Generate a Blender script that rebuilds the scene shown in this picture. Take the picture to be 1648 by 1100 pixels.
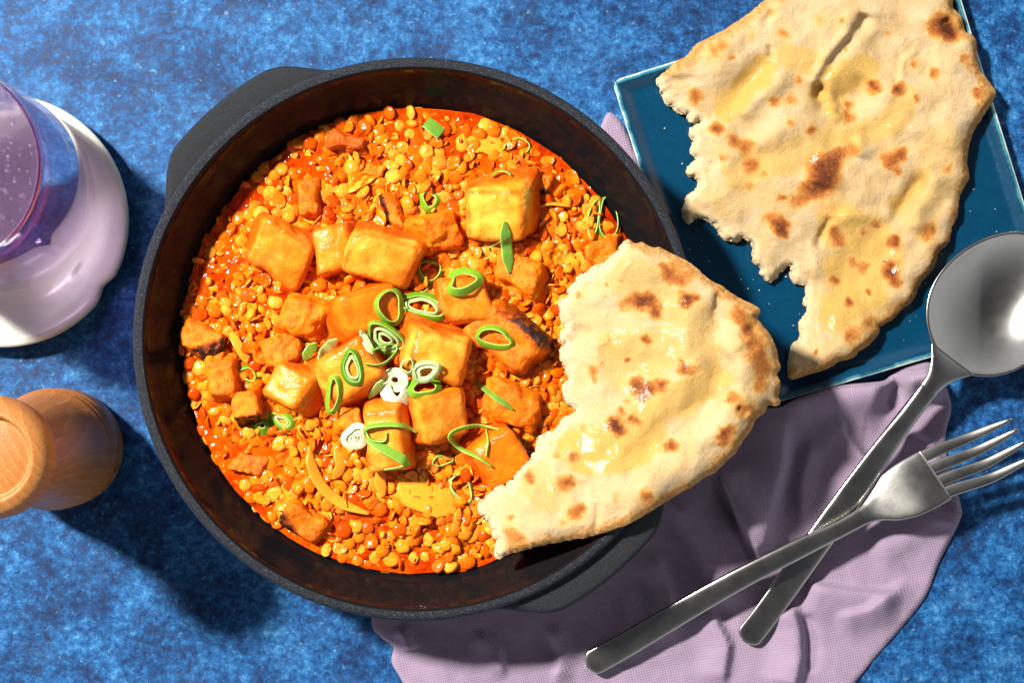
import bpy, bmesh, math, random
import numpy as np
from mathutils import Vector, Matrix, Euler, kdtree

for o in list(bpy.data.objects):
    bpy.data.objects.remove(o, do_unlink=True)
S = bpy.context.scene
COL = S.collection
CM = 0.01
R = math.radians

# ------------------------------------------------------------------ camera, world, lamp, exposure
CAM_H, FPX, NX, NY = 65.0, 2600.0, 700.0, 640.0      # height (cm), focal length (photo px), point straight below the lens
cam = bpy.data.cameras.new('camera')
cam_o = bpy.data.objects.new('camera', cam)
COL.objects.link(cam_o)
S.camera = cam_o
cam.sensor_width = 36.0
cam.lens = 36.0 * FPX / 1648.0
cam.shift_x = (824 - NX) / 1648.0
cam.shift_y = (NY - 550) / 1648.0
cam.clip_start, cam.clip_end = 0.02, 50
cam_o.location = (0, 0, CAM_H * CM)
cam_o.rotation_euler = (0, 0, 0)
S.render.resolution_x, S.render.resolution_y = 1024, 684

world = bpy.data.worlds.new('World')
S.world = world
world.use_nodes = True
wn, wl = world.node_tree.nodes, world.node_tree.links
bg = wn['Background']
tc = wn.new('ShaderNodeTexCoord'); sx = wn.new('ShaderNodeSeparateXYZ'); rp = wn.new('ShaderNodeValToRGB')
wl.new(tc.outputs['Generated'], sx.inputs[0]); wl.new(sx.outputs['Z'], rp.inputs[0]); wl.new(rp.outputs[0], bg.inputs['Color'])
rp.color_ramp.elements[0].position = 0.05; rp.color_ramp.elements[0].color = (0.95, 0.97, 1.0, 1)
rp.color_ramp.elements[1].position = 0.95; rp.color_ramp.elements[1].color = (0.045, 0.048, 0.055, 1)
bg.inputs['Strength'].default_value = 0.98

lamp = bpy.data.lights.new('studio_lamp', 'AREA')
lamp.shape = 'DISK'; lamp.size = 0.13; lamp.energy = 78.0; lamp.color = (1.0, 0.95, 0.87)
lamp_o = bpy.data.objects.new('studio_lamp', lamp)
COL.objects.link(lamp_o)
lamp_o.location = (-0.83, 0.56, 1.22)
lamp_o.rotation_euler = (Vector((0, 0.02, 0.02)) - lamp_o.location).to_track_quat('-Z', 'Y').to_euler()

S.view_settings.view_transform = 'Standard'
S.view_settings.look = 'None'
S.view_settings.exposure = 0.0
S.view_settings.gamma = 1.0
S.cycles.max_bounces = 12
S.cycles.transmission_bounces = 10
S.cycles.transparent_max_bounces = 12
S.cycles.use_denoising = True

# ------------------------------------------------------------------ helpers
rng = np.random.RandomState(7)
random.seed(7)

def W(px, py, z):
    """photo pixel at height z (cm) -> world metres"""
    k = (CAM_H - z) / FPX * CM
    return Vector(((px - NX) * k, -(py - NY) * k, z * CM))

def Wn(px, py, z):
    k = (CAM_H - z) / FPX * CM
    return np.stack([(px - NX) * k, -(py - NY) * k, z * CM], -1)

def _h(ix, iy, iz, seed):
    n = (ix.astype(np.int64) * 374761393 + iy.astype(np.int64) * 668265263 + iz.astype(np.int64) * 2147483647 + seed * 974634773) & 0xffffffff
    n = ((n ^ (n >> 13)) * 1274126177) & 0xffffffff
    n = ((n ^ (n >> 16)) * 2246822519) & 0xffffffff
    return ((n ^ (n >> 15)) & 0xffffff) / float(0xffffff)

def vnoise(x, y, z=None, seed=0):
    x = np.asarray(x, float); y = np.asarray(y, float)
    z = np.zeros_like(x) if z is None else np.asarray(z, float)
    xi, yi, zi = np.floor(x), np.floor(y), np.floor(z)
    fx, fy, fz = x - xi, y - yi, z - zi
    fx, fy, fz = [f * f * f * (f * (f * 6 - 15) + 10) for f in (fx, fy, fz)]
    def c(a, b, d): return _h(xi + a, yi + b, zi + d, seed)
    def lerp(a, b, t): return a + (b - a) * t
    v0 = lerp(lerp(c(0, 0, 0), c(1, 0, 0), fx), lerp(c(0, 1, 0), c(1, 1, 0), fx), fy)
    v1 = lerp(lerp(c(0, 0, 1), c(1, 0, 1), fx), lerp(c(0, 1, 1), c(1, 1, 1), fx), fy)
    return lerp(v0, v1, fz) * 2 - 1

def fbm(x, y, z=None, seed=0, octv=4, gain=0.5):
    a, f, s, t = 1.0, 1.0, 0.0, 0.0
    for i in range(octv):
        s = s + a * vnoise(np.asarray(x) * f + 17.3 * i, np.asarray(y) * f - 9.1 * i, None if z is None else np.asarray(z) * f, seed + i * 31)
        t += a; a *= gain; f *= 2.03
    return s / t

def sstep(a, b, x):
    t = np.clip((x - a) / (b - a), 0, 1)
    return t * t * (3 - 2 * t)

def mesh_from(name, verts, faces, smooth=True, attrs=None):
    me = bpy.data.meshes.new(name)
    me.from_pydata([tuple(v) for v in verts], [], [tuple(int(i) for i in f) for f in faces])
    if attrs:
        for k, a in attrs.items():
            at = me.attributes.new(k, 'FLOAT', 'POINT')
            at.data.foreach_set('value', np.asarray(a, np.float32))
    if smooth:
        me.polygons.foreach_set('use_smooth', np.ones(len(me.polygons), bool))
    me.update()
    return me

def tag(o, label=None, cat=None, group=None, kind=None):
    if label: o['label'] = label
    if cat: o['category'] = cat
    if group: o['group'] = group
    if kind: o['kind'] = kind
    return o

def link(name, me, mat=None, parent=None, loc=None):
    o = bpy.data.objects.new(name, me)
    COL.objects.link(o)
    if mat and not me.materials: me.materials.append(mat)
    if parent: o.parent = parent
    if loc is not None: o.location = loc
    return o

def empty(name, loc=(0, 0, 0)):
    o = bpy.data.objects.new(name, None)
    COL.objects.link(o); o.location = loc
    o.empty_display_size = 0.01
    return o

def recentre(o):
    """put the origin of a world-coordinates mesh at its base middle"""
    me = o.data
    n = len(me.vertices); a = np.empty(n * 3); me.vertices.foreach_get('co', a); a = a.reshape(-1, 3)
    c = (a.min(0) + a.max(0)) / 2; c[2] = a[:, 2].min()
    me.vertices.foreach_set('co', (a - c).ravel()); me.update()
    o.location = c
    return o

def lathe(profile, seg=96, closed=True, rmod=None):
    """profile: (r, z) cm list -> verts (m), faces"""
    vs, fs = [], []
    n = len(profile)
    for i in range(seg):
        a = 2 * math.pi * i / seg
        for r, z in profile:
            rr = r if rmod is None else rmod(a, r, z)
            zz = z
            if isinstance(rr, tuple): rr, zz = rr
            vs.append((rr * math.cos(a) * CM, rr * math.sin(a) * CM, zz * CM))
    for i in range(seg):
        j = (i + 1) % seg
        for k in range(n if closed else n - 1):
            k2 = (k + 1) % n
            fs.append((i * n + k, j * n + k, j * n + k2, i * n + k2))
    return vs, fs

def spline(pts, n, closed=False):
    """Catmull-Rom through pts (k, d) -> n samples"""
    P = np.asarray(pts, float); k = len(P)
    if closed:
        t = np.arange(n) * k / n
        i = np.floor(t).astype(int); f = (t - i)[:, None]
        p0, p1, p2, p3 = P[(i - 1) % k], P[i % k], P[(i + 1) % k], P[(i + 2) % k]
    else:
        t = np.linspace(0, k - 1 - 1e-9, n)
        i = np.floor(t).astype(int); f = (t - i)[:, None]
        E = np.vstack([2 * P[0] - P[1], P, 2 * P[-1] - P[-2]])
        p0, p1, p2, p3 = E[i], E[i + 1], E[i + 2], E[i + 3]
    return 0.5 * (2 * p1 + (p2 - p0) * f + (2 * p0 - 5 * p1 + 4 * p2 - p3) * f ** 2 + (3 * p1 - p0 - 3 * p2 + p3) * f ** 3)

def resample(P, step, closed=True):
    Q = np.vstack([P, P[:1]]) if closed else P
    d = np.r_[0, np.cumsum(np.hypot(*np.diff(Q, axis=0).T))]
    n = max(8, int(d[-1] / step))
    t = np.linspace(0, d[-1], n, endpoint=not closed)
    return np.stack([np.interp(t, d, Q[:, 0]), np.interp(t, d, Q[:, 1])], 1)

def seg_dist(X, Y, line):
    """distance, side sign and parameter of points to a polyline (px)"""
    best = np.full(X.shape, 1e9); side = np.zeros(X.shape); par = np.zeros(X.shape)
    L = np.asarray(line, float); m = len(L) - 1
    for i in range(m):
        a, b = L[i], L[i + 1]; d = b - a; l2 = (d ** 2).sum()
        t = np.clip(((X - a[0]) * d[0] + (Y - a[1]) * d[1]) / l2, 0, 1)
        qx, qy = a[0] + t * d[0], a[1] + t * d[1]
        q = np.hypot(X - qx, Y - qy)
        s = np.sign((X - a[0]) * d[1] - (Y - a[1]) * d[0])
        w = q < best
        best = np.where(w, q, best); side = np.where(w, s, side); par = np.where(w, (i + t) / m, par)
    return best, side, par

def sheet(poly, step):
    """grid filling of a px outline; rim snapped onto it. -> X, Y, dist to outline, index of nearest outline sample, quads, rim edges"""
    B = resample(np.asarray(poly, float), 1.0)
    x0, y0 = B.min(0) - step; x1, y1 = B.max(0) + step
    gx = np.arange(x0, x1 + step, step); gy = np.arange(y0, y1 + step, step)
    X, Y = np.meshgrid(gx, gy); ny, nx = X.shape
    ins = np.zeros(X.shape, bool)
    Q = resample(B, 3.0)
    xa, ya = Q[:, 0], Q[:, 1]; xb, yb = np.roll(xa, -1), np.roll(ya, -1)
    for i in range(len(Q)):
        if ya[i] == yb[i]: continue
        lo, hi = min(ya[i], yb[i]), max(ya[i], yb[i])
        r0, r1 = np.searchsorted(gy, lo, 'left'), np.searchsorted(gy, hi, 'left')
        if r1 > r0:
            yy = gy[r0:r1]; xc = xa[i] + (yy - ya[i]) / (yb[i] - ya[i]) * (xb[i] - xa[i])
            ins[r0:r1] ^= gx[None, :] > xc[:, None]
    cell = ins[:-1, :-1] & ins[1:, :-1] & ins[:-1, 1:] & ins[1:, 1:]
    idx = -np.ones(X.shape, int)
    used = np.zeros(X.shape, bool)
    used[:-1, :-1] |= cell; used[1:, :-1] |= cell; used[:-1, 1:] |= cell; used[1:, 1:] |= cell
    idx[used] = np.arange(used.sum())
    jj, ii = np.nonzero(cell)
    quads = np.stack([idx[jj, ii], idx[jj + 1, ii], idx[jj + 1, ii + 1], idx[jj, ii + 1]], 1)   # y down in px -> counterclockwise seen from above
    px, py = X[used].copy(), Y[used].copy()
    cnt = {}
    for q in quads:
        for a, b in ((q[0], q[1]), (q[1], q[2]), (q[2], q[3]), (q[3], q[0])):
            if (b, a) in cnt: del cnt[(b, a)]
            else: cnt[(a, b)] = 1
    rim = list(cnt.keys())
    kd = kdtree.KDTree(len(B))
    for i, b in enumerate(B): kd.insert((b[0], b[1], 0), i)
    kd.balance()
    dist = np.empty(len(px)); near = np.empty(len(px), int)
    for i in range(len(px)):
        co, k, d = kd.find((px[i], py[i], 0)); dist[i] = d; near[i] = k
    rv = np.unique(np.array(rim).ravel())
    px[rv] = B[near[rv], 0]; py[rv] = B[near[rv], 1]; dist[rv] = 0
    return px, py, dist, near, quads, rim, B

# ------------------------------------------------------------------ node helpers
class NT:
    def __init__(s, name):
        s.m = bpy.data.materials.new(name); s.m.use_nodes = True
        s.t = s.m.node_tree; s.t.nodes.clear()
        s.out = s.n('ShaderNodeOutputMaterial'); s.b = s.n('ShaderNodeBsdfPrincipled')
        s.l(s.b.outputs[0], s.out.inputs[0])
    def n(s, t, **kw):
        x = s.t.nodes.new(t)
        for k, v in kw.items(): setattr(x, k, v)
        return x
    def l(s, a, b): s.t.links.new(a, b)
    def set(s, **kw):
        for k, v in kw.items():
            i = s.b.inputs[k.replace('_', ' ')]
            if hasattr(v, 'is_output'): s.l(v, i)
            else: i.default_value = v if not isinstance(v, tuple) or len(v) != 3 or i.type == 'VECTOR' else (*v, 1)
        return s
    def coord(s, which='Object', scale=1.0, sc3=None):
        c = s.n('ShaderNodeTexCoord'); m = s.n('ShaderNodeMapping')
        s.l(c.outputs[which], m.inputs[0])
        m.inputs['Scale'].default_value = sc3 or (scale,) * 3
        return m.outputs[0]
    def noise(s, vec, scale, detail=4, rough=0.55, dist=0.0, col=False):
        x = s.n('ShaderNodeTexNoise'); s.l(vec, x.inputs['Vector'])
        x.inputs['Scale'].default_value = scale; x.inputs['Detail'].default_value = detail
        x.inputs['Roughness'].default_value = rough; x.inputs['Distortion'].default_value = dist
        return x.outputs['Color' if col else 'Fac']
    def voro(s, vec, scale, feature='F1', out='Distance', rand=1.0):
        x = s.n('ShaderNodeTexVoronoi', feature=feature); s.l(vec, x.inputs['Vector'])
        x.inputs['Scale'].default_value = scale; x.inputs['Randomness'].default_value = rand
        return x.outputs[out]
    def ramp(s, fac, stops, interp='LINEAR'):
        x = s.n('ShaderNodeValToRGB'); s.l(fac, x.inputs[0]); e = x.color_ramp.elements; x.color_ramp.interpolation = interp
        while len(e) < len(stops): e.new(0.5)
        for i, (p, c) in enumerate(stops):
            e[i].position = p
            e[i].color = (c, c, c, 1) if not isinstance(c, tuple) else (*c, 1)
        return x.outputs[0]
    def mix(s, f, a, b, mode='MIX'):
        x = s.n('ShaderNodeMix', data_type='RGBA', blend_type=mode)
        for v, i in ((f, 0), (a, 6), (b, 7)):
            if hasattr(v, 'is_output'): s.l(v, x.inputs[i])
            elif i == 0: x.inputs[0].default_value = v
            else: x.inputs[i].default_value = (*v, 1) if isinstance(v, tuple) else (v, v, v, 1)
        return x.outputs[2]
    def math(s, op, a, b=0.0, c=None, clamp=False):
        x = s.n('ShaderNodeMath', operation=op, use_clamp=clamp)
        for i, v in enumerate((a, b) if c is None else (a, b, c)):
            if hasattr(v, 'is_output'): s.l(v, x.inputs[i])
            else: x.inputs[i].default_value = v
        return x.outputs[0]
    def attr(s, name):
        x = s.n('ShaderNodeAttribute', attribute_name=name); return x.outputs['Fac']
    def bump(s, h, dist=0.001, strength=1.0, prev=None):
        x = s.n('ShaderNodeBump'); s.l(h, x.inputs['Height'])
        x.inputs['Distance'].default_value = dist; x.inputs['Strength'].default_value = strength
        if prev is not None: s.l(prev, x.inputs['Normal'])
        return x.outputs[0]
    def objrand(s):
        a = s.n('ShaderNodeObjectInfo').outputs['Random']; b = s.n('ShaderNodeNewGeometry').outputs['Random Per Island']
        return s.math('FRACT', s.math('ADD', a, b))

# ------------------------------------------------------------------ materials
def mat_table():
    t = NT('blue_mottled_paint'); v = t.coord('Object', 100.0)          # centimetres
    big = t.noise(v, 0.09, 3, 0.5)
    mid = t.noise(v, 0.42, 6, 0.62, 0.5)
    fine = t.noise(v, 2.6, 9, 0.74, 0.15)
    grit = t.noise(v, 10.0, 5, 0.7, 0.1)
    f = t.math('ADD', t.math('MULTIPLY', big, 0.20), t.math('MULTIPLY', mid, 0.42))
    f = t.math('ADD', f, t.math('MULTIPLY', fine, 0.66))
    f = t.math('ADD', f, t.math('MULTIPLY', grit, 0.22))
    f = t.math('ADD', t.math('MULTIPLY', t.math('SUBTRACT', f, 0.765), 1.7), 0.47)
    c = t.ramp(f, [(0.24, (0.002, 0.014, 0.056)), (0.38, (0.003, 0.036, 0.125)), (0.50, (0.008, 0.080, 0.235)),
                   (0.62, (0.028, 0.150, 0.345)), (0.78, (0.125, 0.29, 0.44))])
    fl = t.noise(v, 3.4, 6, 0.66, 0.3)                                     # pale flecks and veins
    c = t.mix(t.ramp(fl, [(0.61, 0.0), (0.72, 0.5)]), c, (0.20, 0.38, 0.56))
    dk = t.noise(v, 0.8, 7, 0.7, 0.4)
    c = t.mix(t.ramp(dk, [(0.27, 0.5), (0.40, 0.0)]), c, (0.003, 0.016, 0.065))
    gy = t.noise(v, 0.55, 5, 0.6, 0.3)
    c = t.mix(t.ramp(gy, [(0.5, 0.0), (0.68, 0.12)]), c, (0.055, 0.10, 0.19))
    t.set(Base_Color=c, Roughness=t.ramp(fine, [(0.3, 0.5), (0.7, 0.7)]), Normal=t.bump(t.math('ADD', grit, fine), 0.0004, 0.15))
    t.b.inputs['Specular IOR Level'].default_value = 0.2
    return t.m

def mat_pan(inner):
    t = NT('black_enamel_inside' if inner else 'matt_black_iron'); v = t.coord('Object', 100.0)
    n = t.noise(v, 5.0, 6, 0.65); sp = t.noise(v, 26.0, 3, 0.6)
    if inner:
        st = t.noise(v, 1.1, 4, 0.6, 0.8)
        c = t.mix(t.ramp(st, [(0.5, 0.0), (0.78, 0.5)]), (0.006, 0.006, 0.007), (0.022, 0.008, 0.004))   # thin smears of sauce
        t.set(Base_Color=c, Roughness=t.ramp(t.noise(v, 2.0, 5), [(0.3, 0.10), (0.7, 0.22)]), Normal=t.bump(t.noise(v, 1.6, 3), 0.0007, 0.5))
        t.b.inputs['IOR'].default_value = 1.14; t.b.inputs['Specular IOR Level'].default_value = 0.5
    else:
        w = t.attr('worn')
        c = t.mix(t.ramp(sp, [(0.60, 0.0), (0.74, 0.5)]), t.mix(n, (0.006, 0.0075, 0.010), (0.016, 0.018, 0.022)), (0.16, 0.16, 0.17))
        c = t.mix(w, c, t.mix(t.ramp(sp, [(0.54, 0.0), (0.70, 0.8)]), (0.004, 0.006, 0.012), (0.13, 0.14, 0.16)))
        t.b.inputs['Specular IOR Level'].default_value = 0.28
        t.set(Base_Color=c, Roughness=t.ramp(n, [(0.3, 0.42), (0.7, 0.6)]), Normal=t.bump(sp, 0.0009, 0.8, t.bump(n, 0.0008, 0.4)))
    return t.m

def mat_sauce():
    t = NT('oily_red_sauce'); v = t.coord('Object', 100.0)
    a = t.noise(v, 0.55, 5, 0.6, 0.6); b = t.noise(v, 2.6, 5, 0.65, 0.8)
    f = t.math('ADD', t.math('MULTIPLY', a, 0.65), t.math('MULTIPLY', b, 0.4))
    c = t.ramp(f, [(0.38, (0.18, 0.006, 0.0004)), (0.5, (0.40, 0.030, 0.0005)), (0.62, (0.56, 0.072, 0.0008)), (0.74, (0.66, 0.15, 0.002))])
    pw = t.attr('paste')
    c = t.mix(pw, c, t.ramp(b, [(0.36, (0.32, 0.020, 0.0005)), (0.52, (0.56, 0.075, 0.001)), (0.70, (0.72, 0.19, 0.004))]))
    d = t.voro(v, 9.0)                                                     # drops of red oil
    sel = t.ramp(t.noise(v, 0.8, 3), [(0.5, 0.0), (0.6, 1.0)])
    c = t.mix(t.math('MULTIPLY', t.ramp(d, [(0.14, 0.8), (0.24, 0.0)]), sel), c, (0.30, 0.014, 0.001))
    h = t.math('ADD', t.noise(v, 2.0, 1, 0.5), t.math('MULTIPLY', t.noise(v, 5.5, 0), 0.35))
    t.set(Base_Color=c, Roughness=0.07, Normal=t.bump(h, 0.0022, 0.55), Subsurface_Weight=0.1, Subsurface_Radius=(1.0, 0.35, 0.08), Subsurface_Scale=0.003)
    t.b.inputs['Specular IOR Level'].default_value = 0.22
    return t.m

def mat_lentil():
    t = NT('cooked_lentil'); r = t.objrand(); v = t.coord('Object', 100.0)
    c = t.ramp(r, [(0.0, (0.46, 0.045, 0.001)), (0.2, (0.63, 0.112, 0.002)), (0.5, (0.72, 0.185, 0.005)), (0.80, (0.77, 0.27, 0.015)), (0.96, (0.80, 0.35, 0.035)), (1.0, (0.48, 0.045, 0.001))])
    n = t.noise(v, 4.0, 5, 0.6)
    c = t.mix(t.ramp(n, [(0.44, 0.0), (0.70, 0.6)]), c, (0.54, 0.060, 0.001))      # sauce clinging
    t.set(Base_Color=c, Roughness=t.ramp(t.noise(v, 6.0, 2), [(0.35, 0.09), (0.65, 0.2)]), Subsurface_Weight=0.45, Subsurface_Radius=(1.0, 0.45, 0.1), Subsurface_Scale=0.0022,
          Normal=t.bump(t.noise(v, 5.0, 1), 0.0012, 0.45))
    t.b.inputs['Specular IOR Level'].default_value = 0.24
    return t.m

def mat_paneer():
    t = NT('fried_cheese'); v = t.coord('Object', 100.0); r = t.n('ShaderNodeObjectInfo')
    tint = t.attr('tint'); e = t.attr('edge'); low = t.attr('low')
    n = t.noise(v, 1.3, 6, 0.6, 0.4); nf = t.noise(v, 7.0, 5, 0.65)
    nn = t.ramp(n, [(0.33, 0.0), (0.66, 1.0)])
    pos = t.noise(v, 0.75, 3, 0.5)
    yel = t.mix(nn, (0.82, 0.53, 0.085), (0.79, 0.34, 0.016))
    org = t.mix(nn, (0.74, 0.205, 0.006), (0.60, 0.085, 0.0015))
    c = t.mix(tint, yel, org)
    c = t.mix(t.ramp(pos, [(0.40, 0.0), (0.60, 0.7)]), c, (0.66, 0.155, 0.004))          # sauce soaked in
    f = t.math('MULTIPLY', e, t.ramp(n, [(0.3, 0.3), (0.6, 1.0)]))
    c = t.mix(f, c, (0.52, 0.10, 0.003))
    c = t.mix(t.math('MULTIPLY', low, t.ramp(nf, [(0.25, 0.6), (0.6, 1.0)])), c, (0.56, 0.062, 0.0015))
    c = t.mix(t.ramp(nf, [(0.56, 0.0), (0.76, 0.55)]), c, (0.50, 0.09, 0.003))
    br = t.noise(v, 2.1, 5, 0.6, 0.5)
    c = t.mix(t.ramp(br, [(0.60, 0.0), (0.72, 0.5)]), c, (0.30, 0.055, 0.006))            # frying marks
    t.set(Base_Color=c, Roughness=t.ramp(nf, [(0.3, 0.14), (0.7, 0.32)]), Subsurface_Weight=0.35, Subsurface_Radius=(1.0, 0.5, 0.15), Subsurface_Scale=0.003,
          Normal=t.bump(t.noise(v, 4.0, 2), 0.0010, 0.4, t.bump(n, 0.0025, 0.4)))
    t.b.inputs['Specular IOR Level'].default_value = 0.20
    return t.m

def mat_potato():
    t = NT('roast_sweet_potato'); v = t.coord('Object', 100.0)
    ch = t.attr('char'); tint = t.attr('tint')
    n = t.noise(v, 2.2, 7, 0.65, 0.5); fb = t.noise(t.coord('Object', 1, (480, 160, 480)), 1.0, 6, 0.62, 0.9)
    c = t.mix(t.ramp(n, [(0.35, 0.0), (0.65, 1.0)]), (0.78, 0.21, 0.005), (0.66, 0.085, 0.0015))
    c = t.mix(t.ramp(fb, [(0.5, 0.0), (0.7, 0.5)]), c, (0.82, 0.32, 0.012))
    c = t.mix(tint, c, (0.40, 0.06, 0.008))
    k = t.math('ADD', ch, t.math('MULTIPLY', t.math('SUBTRACT', t.noise(v, 3.5, 7, 0.7, 0.6), 0.5), t.math('ADD', t.math('MULTIPLY', ch, 2.4), 0.5)))
    c = t.mix(t.ramp(k, [(0.22, 0.0), (0.55, 0.9)]), c, (0.20, 0.028, 0.004))
    c = t.mix(t.ramp(k, [(0.62, 0.0), (0.85, 0.95)]), c, (0.012, 0.007, 0.005))
    t.set(Base_Color=c, Roughness=t.ramp(n, [(0.3, 0.28), (0.7, 0.5)]), Subsurface_Weight=0.35, Subsurface_Radius=(1.0, 0.35, 0.08), Subsurface_Scale=0.0025,
          Normal=t.bump(t.math('ADD', n, t.math('MULTIPLY', fb, 0.6)), 0.0022, 0.6))
    t.b.inputs['Specular IOR Level'].default_value = 0.18
    return t.m

def mat_onion():
    t = NT('soft_onion'); v = t.coord('Object', 100.0)
    n = t.noise(v, 1.5, 4, 0.6); s = t.n('ShaderNodeTexWave', wave_type='BANDS'); t.l(v, s.inputs[0]); s.inputs['Scale'].default_value = 2.0; s.inputs['Distortion'].default_value = 3
    c = t.mix(n, (0.80, 0.33, 0.02), (0.70, 0.18, 0.006)); c = t.mix(t.math('MULTIPLY', t.noise(t.coord('Object', 1, (700, 120, 300)), 1.0, 3), 0.35), c, (0.82, 0.42, 0.06))
    t.b.inputs['Specular IOR Level'].default_value = 0.2
    t.set(Base_Color=c, Roughness=0.2, Subsurface_Weight=0.6, Subsurface_Radius=(1, .5, .12), Subsurface_Scale=0.003, Normal=t.bump(n, 0.0012, 0.4))
    return t.m

def mat_scallion():
    t = NT('spring_onion'); v = t.coord('Object', 100.0)
    i = t.attr('inner'); wh = t.attr('white')
    st = t.noise(v, 9.0, 3, 0.6); n = t.noise(v, 2.0, 3)
    rnd = t.n('ShaderNodeObjectInfo').outputs['Random']
    g = t.mix(rnd, t.mix(n, (0.040, 0.15, 0.005), (0.09, 0.235, 0.008)), t.mix(n, (0.12, 0.29, 0.010), (0.24, 0.42, 0.022)))
    c = t.mix(i, g, (0.42, 0.56, 0.15))
    c = t.mix(wh, c, (0.70, 0.74, 0.48))
    c = t.mix(t.ramp(st, [(0.5, 0.0), (0.75, 0.45)]), c, t.mix(wh, (0.10, 0.33, 0.02), (0.62, 0.75, 0.25)))
    t.set(Base_Color=c, Roughness=0.28, Subsurface_Weight=0.3, Subsurface_Radius=(.5, 1, .2), Subsurface_Scale=0.0015, Normal=t.bump(st, 0.0006, 0.4))
    t.b.inputs['Specular IOR Level'].default_value = 0.3
    return t.m

def mat_naan():
    t = NT('floury_baked_bread'); v = t.coord('Object', 100.0)
    ch, oil, cr, cm = t.attr('char'), t.attr('oil'), t.attr('crust'), t.attr('crumb')
    n1 = t.noise(v, 0.9, 6, 0.6, 0.3); n2 = t.noise(v, 5.5, 7, 0.68); n3 = t.noise(v, 22.0, 4, 0.7)
    c = t.mix(t.ramp(n1, [(0.35, 0.0), (0.65, 1.0)]), (0.595, 0.45, 0.27), (0.575, 0.385, 0.172))
    c = t.mix(t.ramp(n3, [(0.35, 0.25), (0.6, 0.0)]), c, (0.58, 0.40, 0.19))
    c = t.mix(t.math('MULTIPLY', oil, 0.85), c, (0.59, 0.36, 0.075))
    k = t.math('ADD', ch, t.math('MULTIPLY', t.math('SUBTRACT', n2, 0.5), t.math('MULTIPLY', ch, 1.3)))
    k = t.math('ADD', k, t.math('MULTIPLY', t.math('SUBTRACT', n3, 0.5), t.math('MULTIPLY', ch, 0.8)))
    k = t.math('ADD', k, t.ramp(t.noise(v, 1.7, 5, 0.6, 0.2), [(0.62, 0.0), (0.80, 0.22)]))
    c2 = t.ramp(k, [(0.0, (0.70, 0.48, 0.21)), (0.2, (0.64, 0.36, 0.10)), (0.44, (0.48, 0.18, 0.038)), (0.72, (0.29, 0.08, 0.017)), (1.0, (0.12, 0.03, 0.010))])
    c = t.mix(t.ramp(k, [(0.05, 0.0), (0.32, 1.0)]), c, c2)
    ck = t.math('ADD', cr, t.math('MULTIPLY', t.math('SUBTRACT', n2, 0.5), t.math('MULTIPLY', cr, 1.6)))
    c = t.mix(t.ramp(ck, [(0.3, 0.0), (1.0, 0.95)]), c, t.ramp(n2, [(0.35, (0.66, 0.38, 0.11)), (0.62, (0.46, 0.17, 0.035))]))
    c = t.mix(t.math('MULTIPLY', cm, 0.85), c, t.mix(n2, (0.72, 0.60, 0.40), (0.64, 0.48, 0.27)))
    wet = t.ramp(oil, [(0.35, 0.0), (0.75, 1.0)])
    dry_b = t.bump(n3, 0.0009, 0.55, t.bump(n2, 0.0022, 0.45))
    t.set(Base_Color=c, Roughness=t.mix(wet, 0.85, 0.42), Normal=dry_b, Subsurface_Weight=0.12, Subsurface_Radius=(1, .6, .3), Subsurface_Scale=0.003)
    t.l(t.math('MULTIPLY', wet, 0.15), t.b.inputs['Coat Weight']); t.b.inputs['Coat Roughness'].default_value = 0.08
    t.b.inputs['Specular IOR Level'].default_value = 0.2
    t.l(t.bump(n1, 0.003, 0.25), t.b.inputs['Coat Normal'])
    return t.m

def mat_linen():
    t = NT('lilac_linen'); c0 = t.n('ShaderNodeTexCoord')
    m = t.n('ShaderNodeMapping'); t.l(c0.outputs['UV'], m.inputs[0]); m.inputs['Rotation'].default_value = (0, 0, R(-12))
    v = m.outputs[0]
    def wave(rot, sc):
        mm = t.n('ShaderNodeMapping'); t.l(v, mm.inputs[0]); mm.inputs['Rotation'].default_value = (0, 0, rot)
        w = t.n('ShaderNodeTexWave', wave_type='BANDS', bands_direction='X'); t.l(mm.outputs[0], w.inputs[0])
        w.inputs['Scale'].default_value = sc; w.inputs['Distortion'].default_value = 1.6; w.inputs['Detail'].default_value = 2; w.inputs['Detail Scale'].default_value = 0.6
        return w.outputs['Fac']
    wa, wb = wave(0, 3.1), wave(R(90), 3.1)
    weave = t.math('MAXIMUM', wa, wb)
    def slub(sc):
        mm = t.n('ShaderNodeMapping'); t.l(v, mm.inputs[0]); mm.inputs['Scale'].default_value = sc
        return t.noise(mm.outputs[0], 1.0, 3, 0.6)
    s1, s2 = slub((14, 0.35, 1)), slub((0.35, 14, 1))
    sl = t.math('MAXIMUM', t.ramp(s1, [(0.62, 0.0), (0.78, 1.0)]), t.ramp(s2, [(0.62, 0.0), (0.78, 1.0)]))
    n = t.noise(v, 0.5, 4); n2 = t.noise(v, 30, 3, 0.7)
    c = t.mix(n, (0.245, 0.183, 0.262), (0.292, 0.223, 0.306))
    c = t.mix(t.ramp(weave, [(0.3, 0.14), (0.8, 0.0)]), c, (0.17, 0.11, 0.195))
    c = t.mix(t.math('MULTIPLY', sl, 0.6), c, (0.47, 0.375, 0.475))
    c = t.mix(t.ramp(n2, [(0.35, 0.25), (0.6, 0.0)]), c, (0.25, 0.16, 0.28))
    h = t.math('ADD', weave, t.math('ADD', t.math('MULTIPLY', sl, 0.7), t.math('MULTIPLY', n2, 0.8)))
    t.set(Base_Color=c, Roughness=0.9, Normal=t.bump(h, 0.0006, 0.45))
    t.b.inputs['Sheen Weight'].default_value = 0.15; t.b.inputs['Specular IOR Level'].default_value = 0.15
    return t.m

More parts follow.
